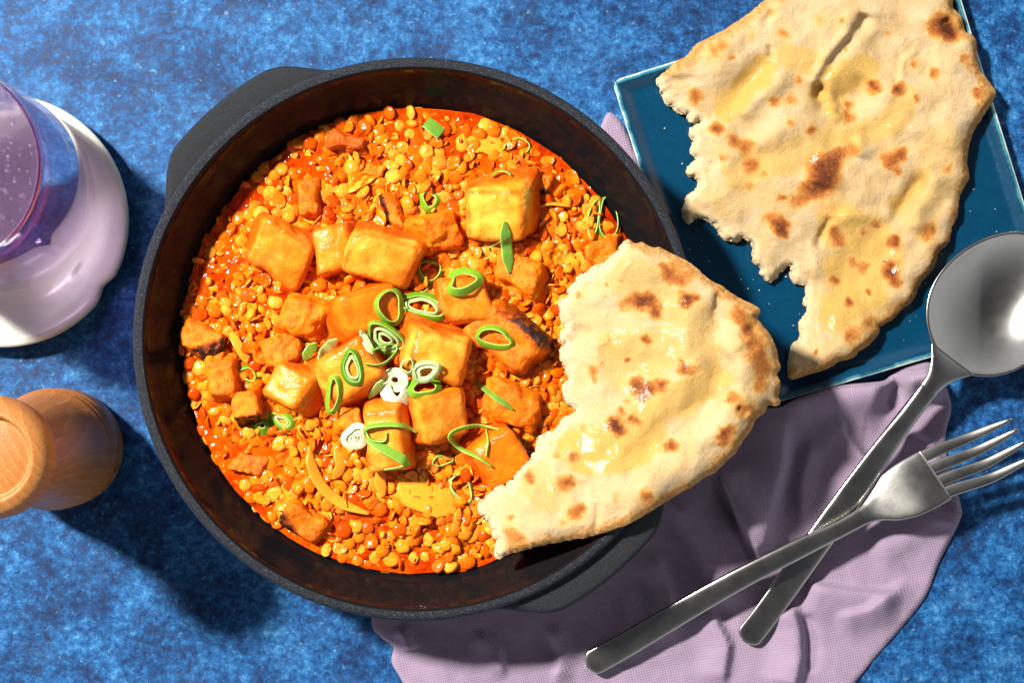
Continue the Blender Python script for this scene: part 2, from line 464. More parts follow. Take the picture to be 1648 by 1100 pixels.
def mat_plate():
    t = NT('teal_crackle_glaze'); v = t.coord('Object', 100.0)
    e = t.attr('edge')
    n = t.noise(v, 0.7, 5, 0.6, 0.4); n2 = t.noise(v, 6, 4, 0.6)
    c = t.mix(n, (0.0004, 0.024, 0.062), (0.001, 0.044, 0.094))
    cr = t.voro(t.mix(0.12, v, t.noise(v, 2.0, 3, col=True), 'ADD'), 1.3, 'DISTANCE_TO_EDGE')
    c = t.mix(t.ramp(cr, [(0.0, 0.4), (0.025, 0.0)]), c, (0.0, 0.022, 0.06))
    k = t.math('ADD', e, t.math('MULTIPLY', t.math('SUBTRACT', n2, 0.5), t.math('MULTIPLY', e, 0.8)))
    c = t.mix(t.ramp(k, [(0.3, 0.0), (0.75, 0.6)]), c, (0.10, 0.38, 0.44))
    c = t.mix(t.ramp(k, [(0.8, 0.0), (1.0, 0.8)]), c, (0.62, 0.66, 0.60))
    t.set(Base_Color=c, Roughness=t.ramp(n2, [(0.3, 0.16), (0.7, 0.26)]), Normal=t.bump(n, 0.001, 0.25))
    return t.m

def mat_steel(dark=False):
    t = NT('brushed_steel'); v = t.coord('Object', 1, (300, 3000, 3000))
    n = t.noise(v, 1.0, 4, 0.6); m = t.noise(t.coord('Object', 100), 1.2, 4)
    t.set(Base_Color=t.mix(m, (0.40, 0.39, 0.37), (0.48, 0.47, 0.45)), Metallic=1.0, Roughness=t.ramp(m, [(0.3, 0.21), (0.7, 0.26)]), Normal=t.bump(n, 0.0002, 0.10))
    t.b.inputs['Anisotropic'].default_value = 0.0
    return t.m

def mat_ceramic():
    t = NT('white_glaze'); v = t.coord('Object', 100.0)
    n = t.noise(v, 0.5, 4)
    t.set(Base_Color=t.mix(n, (0.46, 0.47, 0.40), (0.52, 0.53, 0.46)), Roughness=0.18, Normal=t.bump(n, 0.002, 0.2))
    return t.m

def mat_glass():
    t = NT('violet_glass'); c = t.n('ShaderNodeTexCoord'); s = t.n('ShaderNodeSeparateXYZ'); t.l(c.outputs['Object'], s.inputs[0])
    z = t.math('MULTIPLY', s.outputs['Z'], 100.0 / 9.0)
    col = t.ramp(z, [(0.0, (0.93, 0.91, 0.97)), (0.3, (0.66, 0.50, 0.92)), (0.62, (0.50, 0.24, 0.82)), (0.80, (0.56, 0.07, 0.50)), (0.94, (0.60, 0.02, 0.30)), (1.0, (0.42, 0.004, 0.13))])
    t.set(Base_Color=col, Roughness=0.015, Transmission_Weight=1.0, IOR=1.45)
    # thin coloured walls let part of the light straight through
    tr = t.n('ShaderNodeBsdfTransparent'); t.l(t.mix(0.78, col, (0.97, 0.96, 0.97)), tr.inputs[0])
    mx = t.n('ShaderNodeMixShader'); mx.inputs[0].default_value = 0.40
    t.l(t.b.outputs[0], mx.inputs[1]); t.l(tr.outputs[0], mx.inputs[2]); t.l(mx.outputs[0], t.out.inputs[0])
    return t.m

def mat_water(bub=False):
    t = NT('air_bubble' if bub else 'sparkling_water')
    t.set(Base_Color=(0.97, 0.94, 0.99), Roughness=0.0, Transmission_Weight=1.0, IOR=1.0 / 1.33 if bub else 1.33)
    if bub:
        lw = t.n('ShaderNodeLayerWeight'); lw.inputs[0].default_value = 0.45
        gl = t.n('ShaderNodeBsdfGlossy'); gl.inputs['Roughness'].default_value = 0.12; gl.inputs[0].default_value = (0.95, 0.9, 0.97, 1)
        tr = t.n('ShaderNodeBsdfTransparent'); tr.inputs[0].default_value = (0.97, 0.94, 0.98, 1)
        mx = t.n('ShaderNodeMixShader'); t.l(t.math('MULTIPLY', lw.outputs['Facing'], 0.8), mx.inputs[0]); t.l(tr.outputs[0], mx.inputs[1]); t.l(gl.outputs[0], mx.inputs[2]); t.l(mx.outputs[0], t.out.inputs[0])
        return t.m
    tr = t.n('ShaderNodeBsdfTransparent'); tr.inputs[0].default_value = (0.90, 0.82, 0.93, 1)
    mx = t.n('ShaderNodeMixShader'); mx.inputs[0].default_value = 0.2 if bub else 0.5
    t.l(t.b.outputs[0], mx.inputs[1]); t.l(tr.outputs[0], mx.inputs[2]); t.l(mx.outputs[0], t.out.inputs[0])
    return t.m

def mat_wood():
    t = NT('turned_beech'); v = t.coord('Object', 1, (100, 100, 100))
    wob = t.noise(t.coord('Object', 1, (35, 35, 12)), 1.0, 3, 0.5)
    sx = t.n('ShaderNodeSeparateXYZ'); t.l(v, sx.inputs[0])
    # growth layers: nearly flat sheets through the block, met at a slant by the turned surface
    g = t.math('ADD', t.math('ADD', t.math('MULTIPLY', sx.outputs['X'], 0.9), t.math('MULTIPLY', sx.outputs['Y'], 0.75)), t.math('MULTIPLY', sx.outputs['Z'], 0.16))
    g = t.math('FRACT', t.math('MULTIPLY', t.math('ADD', g, t.math('MULTIPLY', wob, 2.2)), 2.3))
    fl = t.noise(t.coord('Object', 1, (1100, 1100, 160)), 1.0, 3, 0.6)
    n = t.noise(t.coord('Object', 1, (60, 110, 14)), 1.0, 5)
    c = t.ramp(g, [(0.0, (0.33, 0.125, 0.029)), (0.6, (0.365, 0.145, 0.036)), (0.88, (0.385, 0.16, 0.042)), (0.95, (0.45, 0.215, 0.070)), (1.0, (0.33, 0.125, 0.029))])
    c = t.mix(t.ramp(n, [(0.35, 0.35), (0.65, 0.0)]), c, (0.28, 0.090, 0.016))
    c = t.mix(t.ramp(fl, [(0.56, 0.0), (0.68, 0.55)]), c, (0.24, 0.08, 0.015))
    t.set(Base_Color=c, Roughness=0.42, Normal=t.bump(fl, 0.0005, 0.3))
    t.b.inputs['Specular IOR Level'].default_value = 0.35
    return t.m

def mat_plain(name, col, rough=0.6):
    t = NT(name); v = t.coord('Object', 100.0)
    t.set(Base_Color=t.mix(t.noise(v, 8, 3), col, tuple(min(1, c * 1.25) for c in col)), Roughness=rough)
    return t.m

M = dict(table=mat_table(), pan=mat_pan(False), pan_in=mat_pan(True), sauce=mat_sauce(), lentil=mat_lentil(), paneer=mat_paneer(), potato=mat_potato(),
         onion=mat_onion(), scallion=mat_scallion(), naan=mat_naan(), linen=mat_linen(), plate=mat_plate(), steel=mat_steel(), ceramic=mat_ceramic(),
         glass=mat_glass(), water=mat_water(), bubble=mat_water(True), wood=mat_wood(), ink=mat_plain('burnt_ink', (0.012, 0.008, 0.006)),
         crumb=mat_plain('bread_crumb', (0.72, 0.56, 0.32), 0.9), pepper=mat_plain('ground_pepper', (0.025, 0.012, 0.006), 0.8))

# ------------------------------------------------------------------ table
def build_table():
    bm = bmesh.new(); bmesh.ops.create_cube(bm, size=1)
    for v in bm.verts: v.co = Vector((v.co.x * 1.6, v.co.y * 1.1, v.co.z * 0.03 - 0.015))
    bmesh.ops.bevel(bm, geom=bm.edges[:], offset=0.004, segments=2, affect='EDGES')
    me = bpy.data.meshes.new('table'); bm.to_mesh(me); bm.free()
    tag(link('table', me, M['table']), 'blue mottled painted tabletop under everything', 'table', kind='structure')
build_table()

# ------------------------------------------------------------------ napkin
NAPKIN = [(598, 1000), (612, 1026), (632, 1042), (630, 1065), (640, 1085), (668, 1118), (760, 1150), (1000, 1165), (1200, 1160), (1340, 1135), (1376, 1100), (1408, 1060), (1452, 1010),
          (1490, 960), (1512, 905), (1545, 838), (1546, 812), (1527, 745), (1522, 700), (1531, 660), (1524, 625), (1508, 592), (1494, 582), (1470, 586), (1440, 598), (1424, 612),
          (1400, 616), (1340, 622), (1285, 640), (1240, 655), (1180, 620), (1120, 450), (1060, 330), (1012, 220), (998, 194), (986, 183), (974, 186), (940, 260),
          (820, 420), (700, 700), (610, 900)]

def ridge(X, Y, line, h, wl_, wr, fade=0.15):
    d, s, p = seg_dist(X, Y, line)
    w = np.where(s > 0, wl_, wr)
    prof = np.exp(-(d / w) ** 2 * 1.6)
    return h * prof * sstep(-0.001, fade, p) * (1 - sstep(1 - fade, 1.001, p)) if fade > 0 else h * prof

def build_napkin():
    poly = spline(NAPKIN, 900, True)
    px, py, d, near, quads, rim, B = sheet(poly, 3.2)
    z = np.full(px.shape, 0.16)
    r = np.hypot(px - 668, py - 546)
    free = sstep(400, 500, r)                                             # flat where the pan stands
    z += free * 0.16 * (fbm(px / 130, py / 130, seed=3) + 0.4)
    def add(line, h, a, b, fade=0.15):
        nonlocal z
        z = z + free * ridge(px, py, line, h * 1.7, a * 0.8, b * 0.8, fade)
    # fold that stands up against the plate
    add([(1200, 690), (1300, 645), (1400, 630), (1440, 650)], 0.75, 80, 70, 0.3)
    add([(1440, 620), (1490, 605), (1515, 650)], 0.85, 34, 40, 0.3)
    add([(1448, 615), (1430, 660)], -0.35, 16, 16, 0.35)
    # long soft fold ending in the deep crease
    add([(1262, 665), (1258, 740), (1235, 830), (1222, 905)], 0.72, 24, 75, 0.25)
    add([(1135, 735), (1165, 800), (1195, 862), (1218, 906)], -0.30, 12, 14, 0.12)
    add([(1160, 760), (1190, 830), (1226, 902)], 0.55, 60, 10, 0.15)
    # lip of the upper layer beside the spoon
    add([(1345, 660), (1362, 705), (1393, 742), (1384, 768), (1320, 840)], 0.34, 10, 90, 0.2)
    add([(1080, 790), (1120, 850), (1155, 930), (1150, 990)], 0.40, 70, 26, 0.2)
    # lower right
    add([(1290, 942), (1370, 955), (1455, 962)], 0.34, 12, 60, 0.2)
    add([(1270, 975), (1284, 1010), (1288, 1060), (1272, 1120)], 0.40, 16, 60, 0.12)
    add([(1296, 985), (1305, 1030), (1300, 1090)], -0.20, 18, 18, 0.2)
    add([(1530, 760), (1548, 815), (1530, 860)], 0.30, 40, 40, 0.2)
    add([(1400, 900), (1470, 860), (1530, 815)], 0.22, 50, 40, 0.2)
    add([(1050, 880), (1075, 950), (1080, 1040)], 0.30, 16, 40, 0.25)
    add([(1010, 930), (1020, 1000), (990, 1070)], 0.20, 30, 14, 0.25)
    add([(760, 1015), (800, 1050), (810, 1100)], 0.20, 14, 34, 0.25)
    add([(880, 1005), (905, 1050), (895, 1110)], 0.22, 30, 14, 0.25)
    add([(1130, 960), (1170, 1040), (1160, 1110)], 0.28, 14, 44, 0.2)
    add([(1340, 1000), (1400, 985), (1470, 930)], 0.24, 14, 40, 0.25)
    add([(1310, 700), (1290, 780), (1290, 850)], 0.30, 36, 12, 0.25)
    add([(1440, 690), (1500, 720), (1520, 770)], 0.22, 14, 34, 0.25)
    add([(640, 1010), (655, 1035), (660, 1050)], 0.30, 20, 14, 0.2)
    add([(900, 1075), (1000, 1030), (1120, 985)], 0.16, 50, 40, 0.25)
    add([(660, 1060), (800, 1075), (930, 1095)], 0.14, 40, 50, 0.25)
    z = np.maximum(z, 0.10)
    # stay below the plate and the pan
    e = np.clip(d / 9.0, 0, 1)
    pd = plate_inset(px, py)
    under = sstep(-4, 10, pd)
    zc = np.minimum(z, 0.15)
    over = sstep(1200, 1290, px) * sstep(-30, 20, 12 - pd)                  # may ride up over the lip only
    z = z * (1 - under) + (zc * (1 - over) + np.maximum(z, 1.05) * over) * under
    z = np.where(r < 420, np.minimum(z, 0.13), z)
    fine = 0.012 * fbm(px / 14, py / 14, seed=5, octv=3) + 0.10 * (0.35 - np.abs(fbm((px + 0.5 * py) / 110, (py - 0.5 * px) / 60, seed=8, octv=3)))
    z = z + fine * free
    ztop = 0.05 + (z - 0.05) * (0.35 + 0.65 * np.sqrt(1 - (1 - e) ** 2))
    top = Wn(px, py, ztop); bot = Wn(px, py, ztop - 0.045)
    n = len(px)
    faces = [tuple(q) for q in quads] + [tuple(q[::-1] + n) for q in quads] + [(b, a, a + n, b + n) for a, b in rim]
    me = mesh_from('napkin', np.vstack([top, bot]), faces)
    uv = me.uv_layers.new(name='cloth')
    vi = np.empty(len(me.loops), int); me.loops.foreach_get('vertex_index', vi)
    P = np.stack([px, -py], 1) / 40.0; P = np.vstack([P, P])
    # the weave follows the folds a little
    zz = np.r_[ztop, ztop]
    P = P + 0.5 * np.stack([zz, zz * 0.6], 1)
    uv.data.foreach_set('uv', P[vi].ravel())
    o = recentre(link('napkin', me, M['linen']))
    tag(o, 'crumpled lilac linen napkin spread under the pan, plate and cutlery', 'napkin')

# ------------------------------------------------------------------ plate (square, thin)
PL = np.array([(985, 130), (1534, -43), (1706, 514), (1158, 676)], float)
def plate_inset(px, py):
    d = np.full(np.shape(px), 1e9)
    for i in range(4):
        a, b = PL[i], PL[(i + 1) % 4]; t = (b - a) / np.hypot(*(b - a))
        d = np.minimum(d, -(np.asarray(px) - a[0]) * t[1] + (np.asarray(py) - a[1]) * t[0])
    return d

def build_plate():
    c = PL.mean(0)
    # work in the plate's own square: u, v in -1..1
    N = 96
    t = np.linspace(-1, 1, N); t = np.sign(t) * (1 - (1 - np.abs(t)) ** 1.7)
    U, V = np.meshgrid(t, t)
    U, V = U.ravel(), V.ravel()
    q = lambda u, v: ((1 - u)[:, None] * (1 - v)[:, None] * PL[0] + (1 + u)[:, None] * (1 - v)[:, None] * PL[1] + (1 + u)[:, None] * (1 + v)[:, None] * PL[2] + (1 - u)[:, None] * (1 + v)[:, None] * PL[3]) / 4
    rad = 0.985
    m = np.maximum(np.abs(U), np.abs(V))
    # slightly rounded corners
    cu, cv = np.maximum(np.abs(U) - 0.95, 0), np.maximum(np.abs(V) - 0.95, 0); hyp = np.hypot(cu, cv)
    k = np.where(hyp > 0.05, 0.05 / np.maximum(hyp, 1e-6), 1)
    U2 = np.where((cu > 0) & (cv > 0), np.sign(U) * (0.95 + cu * k), U); V2 = np.where((cu > 0) & (cv > 0), np.sign(V) * (0.95 + cv * k), V)
    P = q(U2, V2)
    z = 0.55 + 0.28 * sstep(0.90, 0.985, m) - 0.06 * sstep(0.985, 1.0, m) + 0.02 * fbm(U * 2, V * 2, seed=9)
    edge = sstep(0.955, 1.0, m) * (0.75 + 0.5 * fbm(U * 14, V * 14, seed=10)) + 0.5 * sstep(0.992, 1.0, m)
    top = Wn(P[:, 0], P[:, 1], z)
    zb = 0.20 + 0.28 * sstep(0.86, 1.0, m)
    Pb = q(U2 * 0.985, V2 * 0.985)
    bot = Wn(Pb[:, 0], Pb[:, 1], zb)
    n = N * N
    idx = np.arange(n).reshape(N, N)
    quads = [(idx[j, i], idx[j + 1, i], idx[j + 1, i + 1], idx[j, i + 1]) for j in range(N - 1) for i in range(N - 1)]
    faces = quads + [tuple(x + n for x in f[::-1]) for f in quads]
    loop = list(idx[0, :-1]) + list(idx[:-1, -1]) + list(idx[-1, :0:-1]) + list(idx[:0:-1, 0])
    for a, b in zip(loop, loop[1:] + loop[:1]): faces.append((a, b, b + n, a + n))
    me = mesh_from('square_plate', np.vstack([top, bot]), faces, attrs=dict(edge=np.r_[edge, np.ones(n)]))
    o = recentre(link('square_plate', me, M['plate']))
    tag(o, 'square teal crackle glazed plate under the large torn flatbread', 'plate')

build_napkin()
build_plate()

# ------------------------------------------------------------------ pan
PANC = W(668, 546, 5.5); PANC.z = 0
RIM_R = 10.42
FOOD_C = (664, 547)
def arc(cx, cz, r, a0, a1, n):
    return [(cx + r * math.cos(R(a0 + (a1 - a0) * i / (n - 1))), cz + r * math.sin(R(a0 + (a1 - a0) * i / (n - 1)))) for i in range(n)]
def inner_r(z):                                                            # inner wall radius at height z
    return float(np.interp(z, [0.6, 1.2, 2.2, 3.2, 4.2, 5.0, 5.35], [7.4, 8.0, 8.6, 9.05, 9.55, 9.95, 10.10]))

def build_pan():
    root = empty('pan', PANC)
    tag(root, 'round black cast iron pan with two lug handles full of stew', 'pan')
    outer = [(0.01, 0.17), (7.6, 0.17)] + arc(7.6, 0.95, 0.78, -80, -12, 6) + [(9.1, 3.0), (9.75, 4.4), (9.98, 4.75)] + arc(10.17, 5.22, 0.27, -50, 100, 9) + [(10.06, 5.47)]
    vs, fs = lathe(outer, 192, closed=False)
    worn = []
    for i in range(192):
        for r, z in outer: worn.append(float(sstep(9.9, 10.2, r) * sstep(5.0, 5.3, z)))
    link('body', mesh_from('body', vs, fs, attrs=dict(worn=worn)), M['pan'], root)
    inn = [(10.06, 5.472), (10.0, 5.44), (9.965, 5.34), (9.95, 5.2), (9.9, 5.0)] + [(inner_r(z) - 0.05, z) for z in (4.6, 4.2, 3.7, 3.2, 2.7, 2.2, 1.6, 1.2, 0.8)] + [(7.2, 0.55), (0.01, 0.5)]
    vs, fs = lathe(inn, 192, closed=False)
    link('inner_wall', mesh_from('inner_wall', vs, fs), M['pan_in'], root)
    for a0 in (130.0, -50.0):
        vs, fs, worn = [], [], []
        n = 49; prof_n = 17
        for i in range(n):
            t = -1 + 2 * i / (n - 1); a = R(a0 + 25 * t)
            p = 1.04 * (1 - sstep(0.42, 1.0, abs(t))) + 0.02
            r0 = 9.96
            sec = []
            re = 10.38 + p                                                 # outer edge of the lug
            zt, zb = 5.02 - 0.10 * p, 4.30
            sec += [(r0, 4.95), (10.15, 4.98), (10.42, 5.02 - 0.02), (10.42 + p * 0.25, 5.05), (10.42 + p * 0.55, zt + 0.06)]
            sec += arc(re - 0.24, (zt + zb) / 2 + 0.05, 0.32, 70, -75, 8)
            sec += [(10.3 + p * 0.4, zb), (10.1, zb - 0.1), (9.68, zb - 0.1), (9.86, 4.6)]
            prof_n = len(sec)
            for r, z in sec:
                vs.append((r * math.cos(a) * CM, r * math.sin(a) * CM, z * CM)); worn.append(0.0)
        for i in range(n - 1):
            for k in range(prof_n):
                k2 = (k + 1) % prof_n
                fs.append((i * prof_n + k, i * prof_n + k2, (i + 1) * prof_n + k2, (i + 1) * prof_n + k))
        fs.append(tuple(range(prof_n - 1, -1, -1))); fs.append(tuple((n - 1) * prof_n + k for k in range(prof_n)))
        link('handle', mesh_from('handle', vs, fs, attrs=dict(worn=worn)), M['pan'], root)
build_pan()

# ------------------------------------------------------------------ stew: sauce surface
WET = [(400, 330, 85, 60), (345, 440, 55, 80), (345, 690, 35, 60), (320, 560, 30, 60), (470, 250, 60, 35), (760, 240, 90, 50), (880, 270, 50, 50), (400, 745, 75, 55), (545, 875, 95, 50), (420, 810, 50, 40), (650, 225, 70, 40),
       (505, 300, 40, 40), (650, 900, 60, 25), (980, 380, 30, 50), (450, 470, 40, 30), (860, 880, 60, 30)]
def wet(px, py):
    w = np.zeros(np.shape(px))
    for x, y, a, b in WET:
        w = np.maximum(w, np.exp(-(((px - x) / a) ** 2 + ((py - y) / b) ** 2)))
    return w
def food_z(px, py):
    px = np.asarray(px, float); py = np.asarray(py, float)
    r = np.hypot(px - FOOD_C[0], py - FOOD_C[1])
    z = 3.18 + 0.50 * np.exp(-(((px - 640) / 250) ** 2 + ((py - 560) / 240) ** 2)) + 0.13 * fbm(px / 60, py / 60, seed=21, octv=3) * (1 - 0.6 * wet(px, py))
    z -= 0.12 * np.exp(-(((px - 760) / 60) ** 2 + ((py - 640) / 80) ** 2))
    return z - 0.06 * sstep(330, 376, r)

def build_sauce():
    NR, NA = 150, 420
    vs, fs = [], []
    rr = np.r_[0.002, np.linspace(0.01, 1, NR - 1)]
    A = np.linspace(0, 2 * np.pi, NA, endpoint=False)
    RR, AA = np.meshgrid(rr, A, indexing='ij')
    rmax = inner_r(3.12) + 0.02
    cx, cy = PANC.x / CM, PANC.y / CM
    ragged = 1 + 0.012 * fbm(np.cos(AA) * 5, np.sin(AA) * 5, seed=4) - 0.012
    x = cx + RR * ragged * rmax * np.cos(AA); y = cy + RR * ragged * rmax * np.sin(AA)
    z = np.full(x.shape, 3.2)
    for _ in range(2):
        k = FPX / (CAM_H - z); px = NX + x * k; py = NY - y * k; z = food_z(px, py)
    wt = wet(px, py) + sstep(0.93, 0.99, RR)
    paste = np.clip(1 - 1.3 * wt + 0.5 * fbm(x * 0.9, y * 0.9, seed=15, octv=3), 0, 1)
    z += (0.04 + 0.13 * paste) * fbm(x * 2.6, y * 2.6, seed=14, octv=3) + 0.06 * paste * np.abs(fbm(x * 5, y * 5, seed=16, octv=2)) + 0.03 * sstep(0.97, 1.0, RR) + 0.05 * np.clip(wt, 0, 1)
    P = np.stack([x, y, z], -1).reshape(-1, 3) * CM
    for i in range(NR - 1):
        b = i * NA
        for j in range(NA):
            j2 = (j + 1) % NA
            fs.append((b + j, b + NA + j, b + NA + j2, b + j2))
    fs.append(tuple(range(NA)))
    o = recentre(link('sauce', mesh_from('sauce', P, fs, attrs=dict(paste=paste.ravel())), M['sauce']))
    tag(o, 'glossy orange red tomato sauce filling the black pan', 'sauce', kind='stuff')
build_sauce()

# ------------------------------------------------------------------ chunks: cheese cubes and sweet potato
def cube_sphere(n):
    """unit cube surface grid: cube coords and quads"""
    idx = {}; vs = []; fs = []
    def vid(p):
        k = tuple(np.round(p, 5))
        if k not in idx: idx[k] = len(vs); vs.append(k)
        return idx[k]
    g = np.linspace(-1, 1, n + 1)
    for ax in range(3):
        for s in (-1, 1):
            for i in range(n):
                for j in range(n):
                    q = []
                    for a, b in ((0, 0), (1, 0), (1, 1), (0, 1)):
                        p = [0, 0, 0]; p[ax] = s; p[(ax + 1) % 3] = g[i + a]; p[(ax + 2) % 3] = g[j + b]; q.append(vid(p))
                    fs.append(tuple(q if s > 0 else q[::-1]))
    return np.array(vs), fs
CUBE_V, CUBE_F = cube_sphere(22)

def chunk(name, px, py, w, h, rot, label, cat, group, mat, hz=0.75, lift=0.25, tint=0.3, soft=0.34, rough=0.04, tilt=(0, 0), seed=0, char=None, cut=0.12):
    """rounded, uneven block. w, h in photo px; hz half height cm; lift: centre above the stew"""
    rs = np.random.RandomState(seed + 100)
    zc = float(food_z(px, py)) + lift + 0.08
    s = (CAM_H - zc - 0.4) / FPX
    a, b = w * s / 2 * 0.98, h * s / 2 * 0.98
    c = CUBE_V.copy()
    ac = np.sort(np.abs(c), 1)
    edge = sstep(0.72, 1.0, ac[:, 1])
    # rounded box: mix of cube and sphere
    sph = c / np.linalg.norm(c, axis=1)[:, None]
    box = np.sign(c) * np.minimum(np.abs(c), 1)
    k = 1.0 / np.power(np.power(np.abs(c), 1 / soft * 1.6).sum(1), soft / 1.6)
    v = c * k[:, None]
    # irregular cuts: shear and taper
    tp = 1 - cut * rs.uniform(0.3, 1.2) * v[:, [2]]
    v[:, :2] *= tp
    v[:, 0] += cut * rs.uniform(-1, 1) * v[:, 1] + cut * rs.uniform(-1, 1) * v[:, 2]
    v[:, 1] += cut * rs.uniform(-1, 1) * v[:, 0] * v[:, 2] + cut * rs.uniform(-1, 1) * v[:, 0]
    v[:, 2] += cut * rs.uniform(-1.2, 1.2) * v[:, 0] + cut * rs.uniform(-1.2, 1.2) * v[:, 1]
    nrm = v / np.linalg.norm(v, axis=1)[:, None]
    p = v * np.array([a, b, hz])
    d = rough * 2.2 * fbm(p[:, 0] * 0.9, p[:, 1] * 0.9, p[:, 2] * 0.9, seed=seed, octv=2) + rough * fbm(p[:, 0] * 3, p[:, 1] * 3, p[:, 2] * 3, seed=seed + 5, octv=4)
    p = p + nrm * d[:, None]
    E = Euler((R(tilt[0]), R(tilt[1]), R(rot)))
    Mx = np.array(E.to_matrix())
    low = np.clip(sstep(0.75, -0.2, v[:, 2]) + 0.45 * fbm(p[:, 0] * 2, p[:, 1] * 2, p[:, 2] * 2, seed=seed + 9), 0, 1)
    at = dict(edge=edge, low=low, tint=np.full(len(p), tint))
    if mat is M['potato']:
        ch = np.zeros(len(p))
        if char:
            for dx, dy, dz, thr in char:
                u = np.array([dx, dy, dz], float); u /= np.linalg.norm(u)
                ch = np.maximum(ch, 0.85 * sstep(thr + 0.05, thr + 0.6, v @ u))
        at['char'] = ch + 0.25 * edge * (1 if char else 0)
    q = p @ Mx.T
    me = mesh_from(name, q * CM, CUBE_F, attrs=at)
    o = link(name, me, mat, loc=W(px, py, zc))
    tag(o, label, cat, group)
    return o

GC = 'fried cheese cubes in the stew'
CHEESE = [  # px, py, w, h, rot, tint, hz, lift, tilt, label
    (804, 338, 112, 100, 4, 0.0, 0.80, 0.55, (14, 0), 'palest square yellow cheese cube near the top of the stew'),
    (452, 405, 104, 88, -32, 0.62, 0.75, 0.35, (6, 8), 'orange cheese cube nearest the upper left edge of the stew'),
    (541, 402, 66, 82, 8, 0.75, 0.70, 0.35, (0, -6), 'narrow orange cheese cube squeezed between two broader cubes'),
    (616, 412, 122, 84, -14, 0.42, 0.78, 0.55, (10, 4), 'wide golden cheese cube above the pile of spring onion rings'),
    (592, 502, 112, 82, 12, 0.95, 0.70, 0.45, (0, 10), 'deep orange cheese cube partly under the spring onion pile'),
    (750, 482, 84, 82, 14, 0.72, 0.70, 0.55, (4, 6), 'orange cheese cube with a green oval ring on its top edge'),
    (700, 566, 112, 86, -18, 0.28, 0.85, 0.80, (6, 10), 'golden cheese cube at the centre right of the onion pile'),
    (562, 602, 112, 96, 24, 0.60, 0.85, 0.65, (-4, -4), 'big orange cheese cube carrying a tall oval onion slice'),
    (474, 622, 86, 74, -28, 0.66, 0.70, 0.40, (4, -8), 'rounded orange cheese cube left of the central pile'),
    (625, 700, 72, 118, 2, 0.42, 0.80, 0.60, (10, -4), 'tall golden cheese block below the white onion slice'),
    (706, 666, 94, 96, 18, 0.62, 0.80, 0.62, (8, 8), 'orange cheese cube right of the tall golden block'),
    (800, 736, 84, 92, 24, 0.98, 0.75, 0.40, (8, 4), 'red orange cheese cube touching the tip of the small flatbread'),
]
for i, (x, y, w, h, rt, tn, hz, lf, tl, lb) in enumerate(CHEESE):
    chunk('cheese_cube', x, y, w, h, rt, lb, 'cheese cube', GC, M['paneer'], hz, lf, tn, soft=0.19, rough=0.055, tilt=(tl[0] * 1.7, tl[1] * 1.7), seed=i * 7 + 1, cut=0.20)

GP = 'roast sweet potato pieces in the stew'
POT = [  # px, py, w, h, rot, hz, lift, tilt, char, tint, label
    (706, 378, 82, 66, 20, 0.60, 0.30, (6, 6), None, 0.0, 'bright orange sweet potato chunk left of the pale cheese cube'),
    (490, 514, 88, 70, -24, 0.60, 0.32, (4, -6), None, 0.0, 'rough orange sweet potato chunk above the green slivers'),
    (815, 545, 124, 82, -46, 0.65, 0.42, (8, 6), [(0, 1, 0.2, 0.55), (0.6, -0.8, 0, 0.62), (1, 0, 0, 0.72)], 0.15, 'large sweet potato chunk with blackened sides under an oval ring'),
    (825, 652, 96, 58, -26, 0.50, 0.38, (0, 8), None, 0.0, 'stringy orange sweet potato slab crossed by a green sliver'),
    (357, 606, 52, 82, 12, 0.55, 0.28, (0, 0), None, 0.0, 'orange sweet potato block near the left pan wall'),
    (398, 654, 48, 52, 6, 0.55, 0.30, (-8, 0), [(0, -1, 0.1, 0.45)], 0.0, 'small sweet potato cube with a charred lower side'),
    (324, 548, 66, 44, -18, 0.42, 0.10, (0, 10), [(0.7, -0.7, 0.2, 0.1)], 0.05, 'half sunk sweet potato piece with black char at the left pan wall'),
    (491, 843, 70, 52, -38, 0.45, 0.16, (0, 0), [(-0.5, -0.8, 0, 0.25)], 0.1, 'sweet potato piece with a black edge near the bottom left pan wall'),
    (972, 408, 66, 46, 14, 0.45, 0.16, (0, 0), None, 0.0, 'orange sweet potato piece peeking out above the small flatbread'),
    (566, 230, 66, 34, -14, 0.40, 0.08, (0, 0), None, 0.75, 'brown skinned sweet potato piece near the top pan wall'),
    (838, 440, 74, 58, -30, 0.50, 0.12, (0, 0), None, 0.0, 'sweet potato piece buried in lentils below the pale cheese cube'),
    (872, 296, 34, 42, -20, 0.40, 0.10, (0, 0), [(0.2, -1, 0, 0.2)], 0.0, 'small charred sweet potato bit right of the pale cheese cube'),
    (452, 566, 62, 52, 20, 0.42, 0.22, (0, 0), None, 0.0, 'soft orange sweet potato piece left of the green slivers'),
    (634, 344, 26, 54, 14, 0.40, 0.10, (0, 0), [(-1, 0, 0, 0.2)], 0.1, 'thin charred sweet potato strip above the wide golden cube'),
    (500, 320, 36, 62, 4, 0.40, 0.08, (0, 0), None, 0.2, 'soft sweet potato lump in the sauce at the upper left'),
    (560, 672, 44, 48, 4, 0.50, 0.30, (0, 0), None, 0.0, 'small orange sweet potato cube left of the tall golden block'),
    (600, 275, 40, 26, -6, 0.32, 0.12, (0, 0), None, 0.0, 'small square sweet potato bit between lentils at the top'),
    (400, 748, 60, 34, -14, 0.30, -0.02, (0, 0), None, 0.3, 'flat red piece sunk in the sauce at the lower left'),
    (345, 590, 30, 44, -6, 0.40, 0.12, (0, 0), None, 0.0, 'narrow orange sweet potato sliver at the left pan wall'),
]
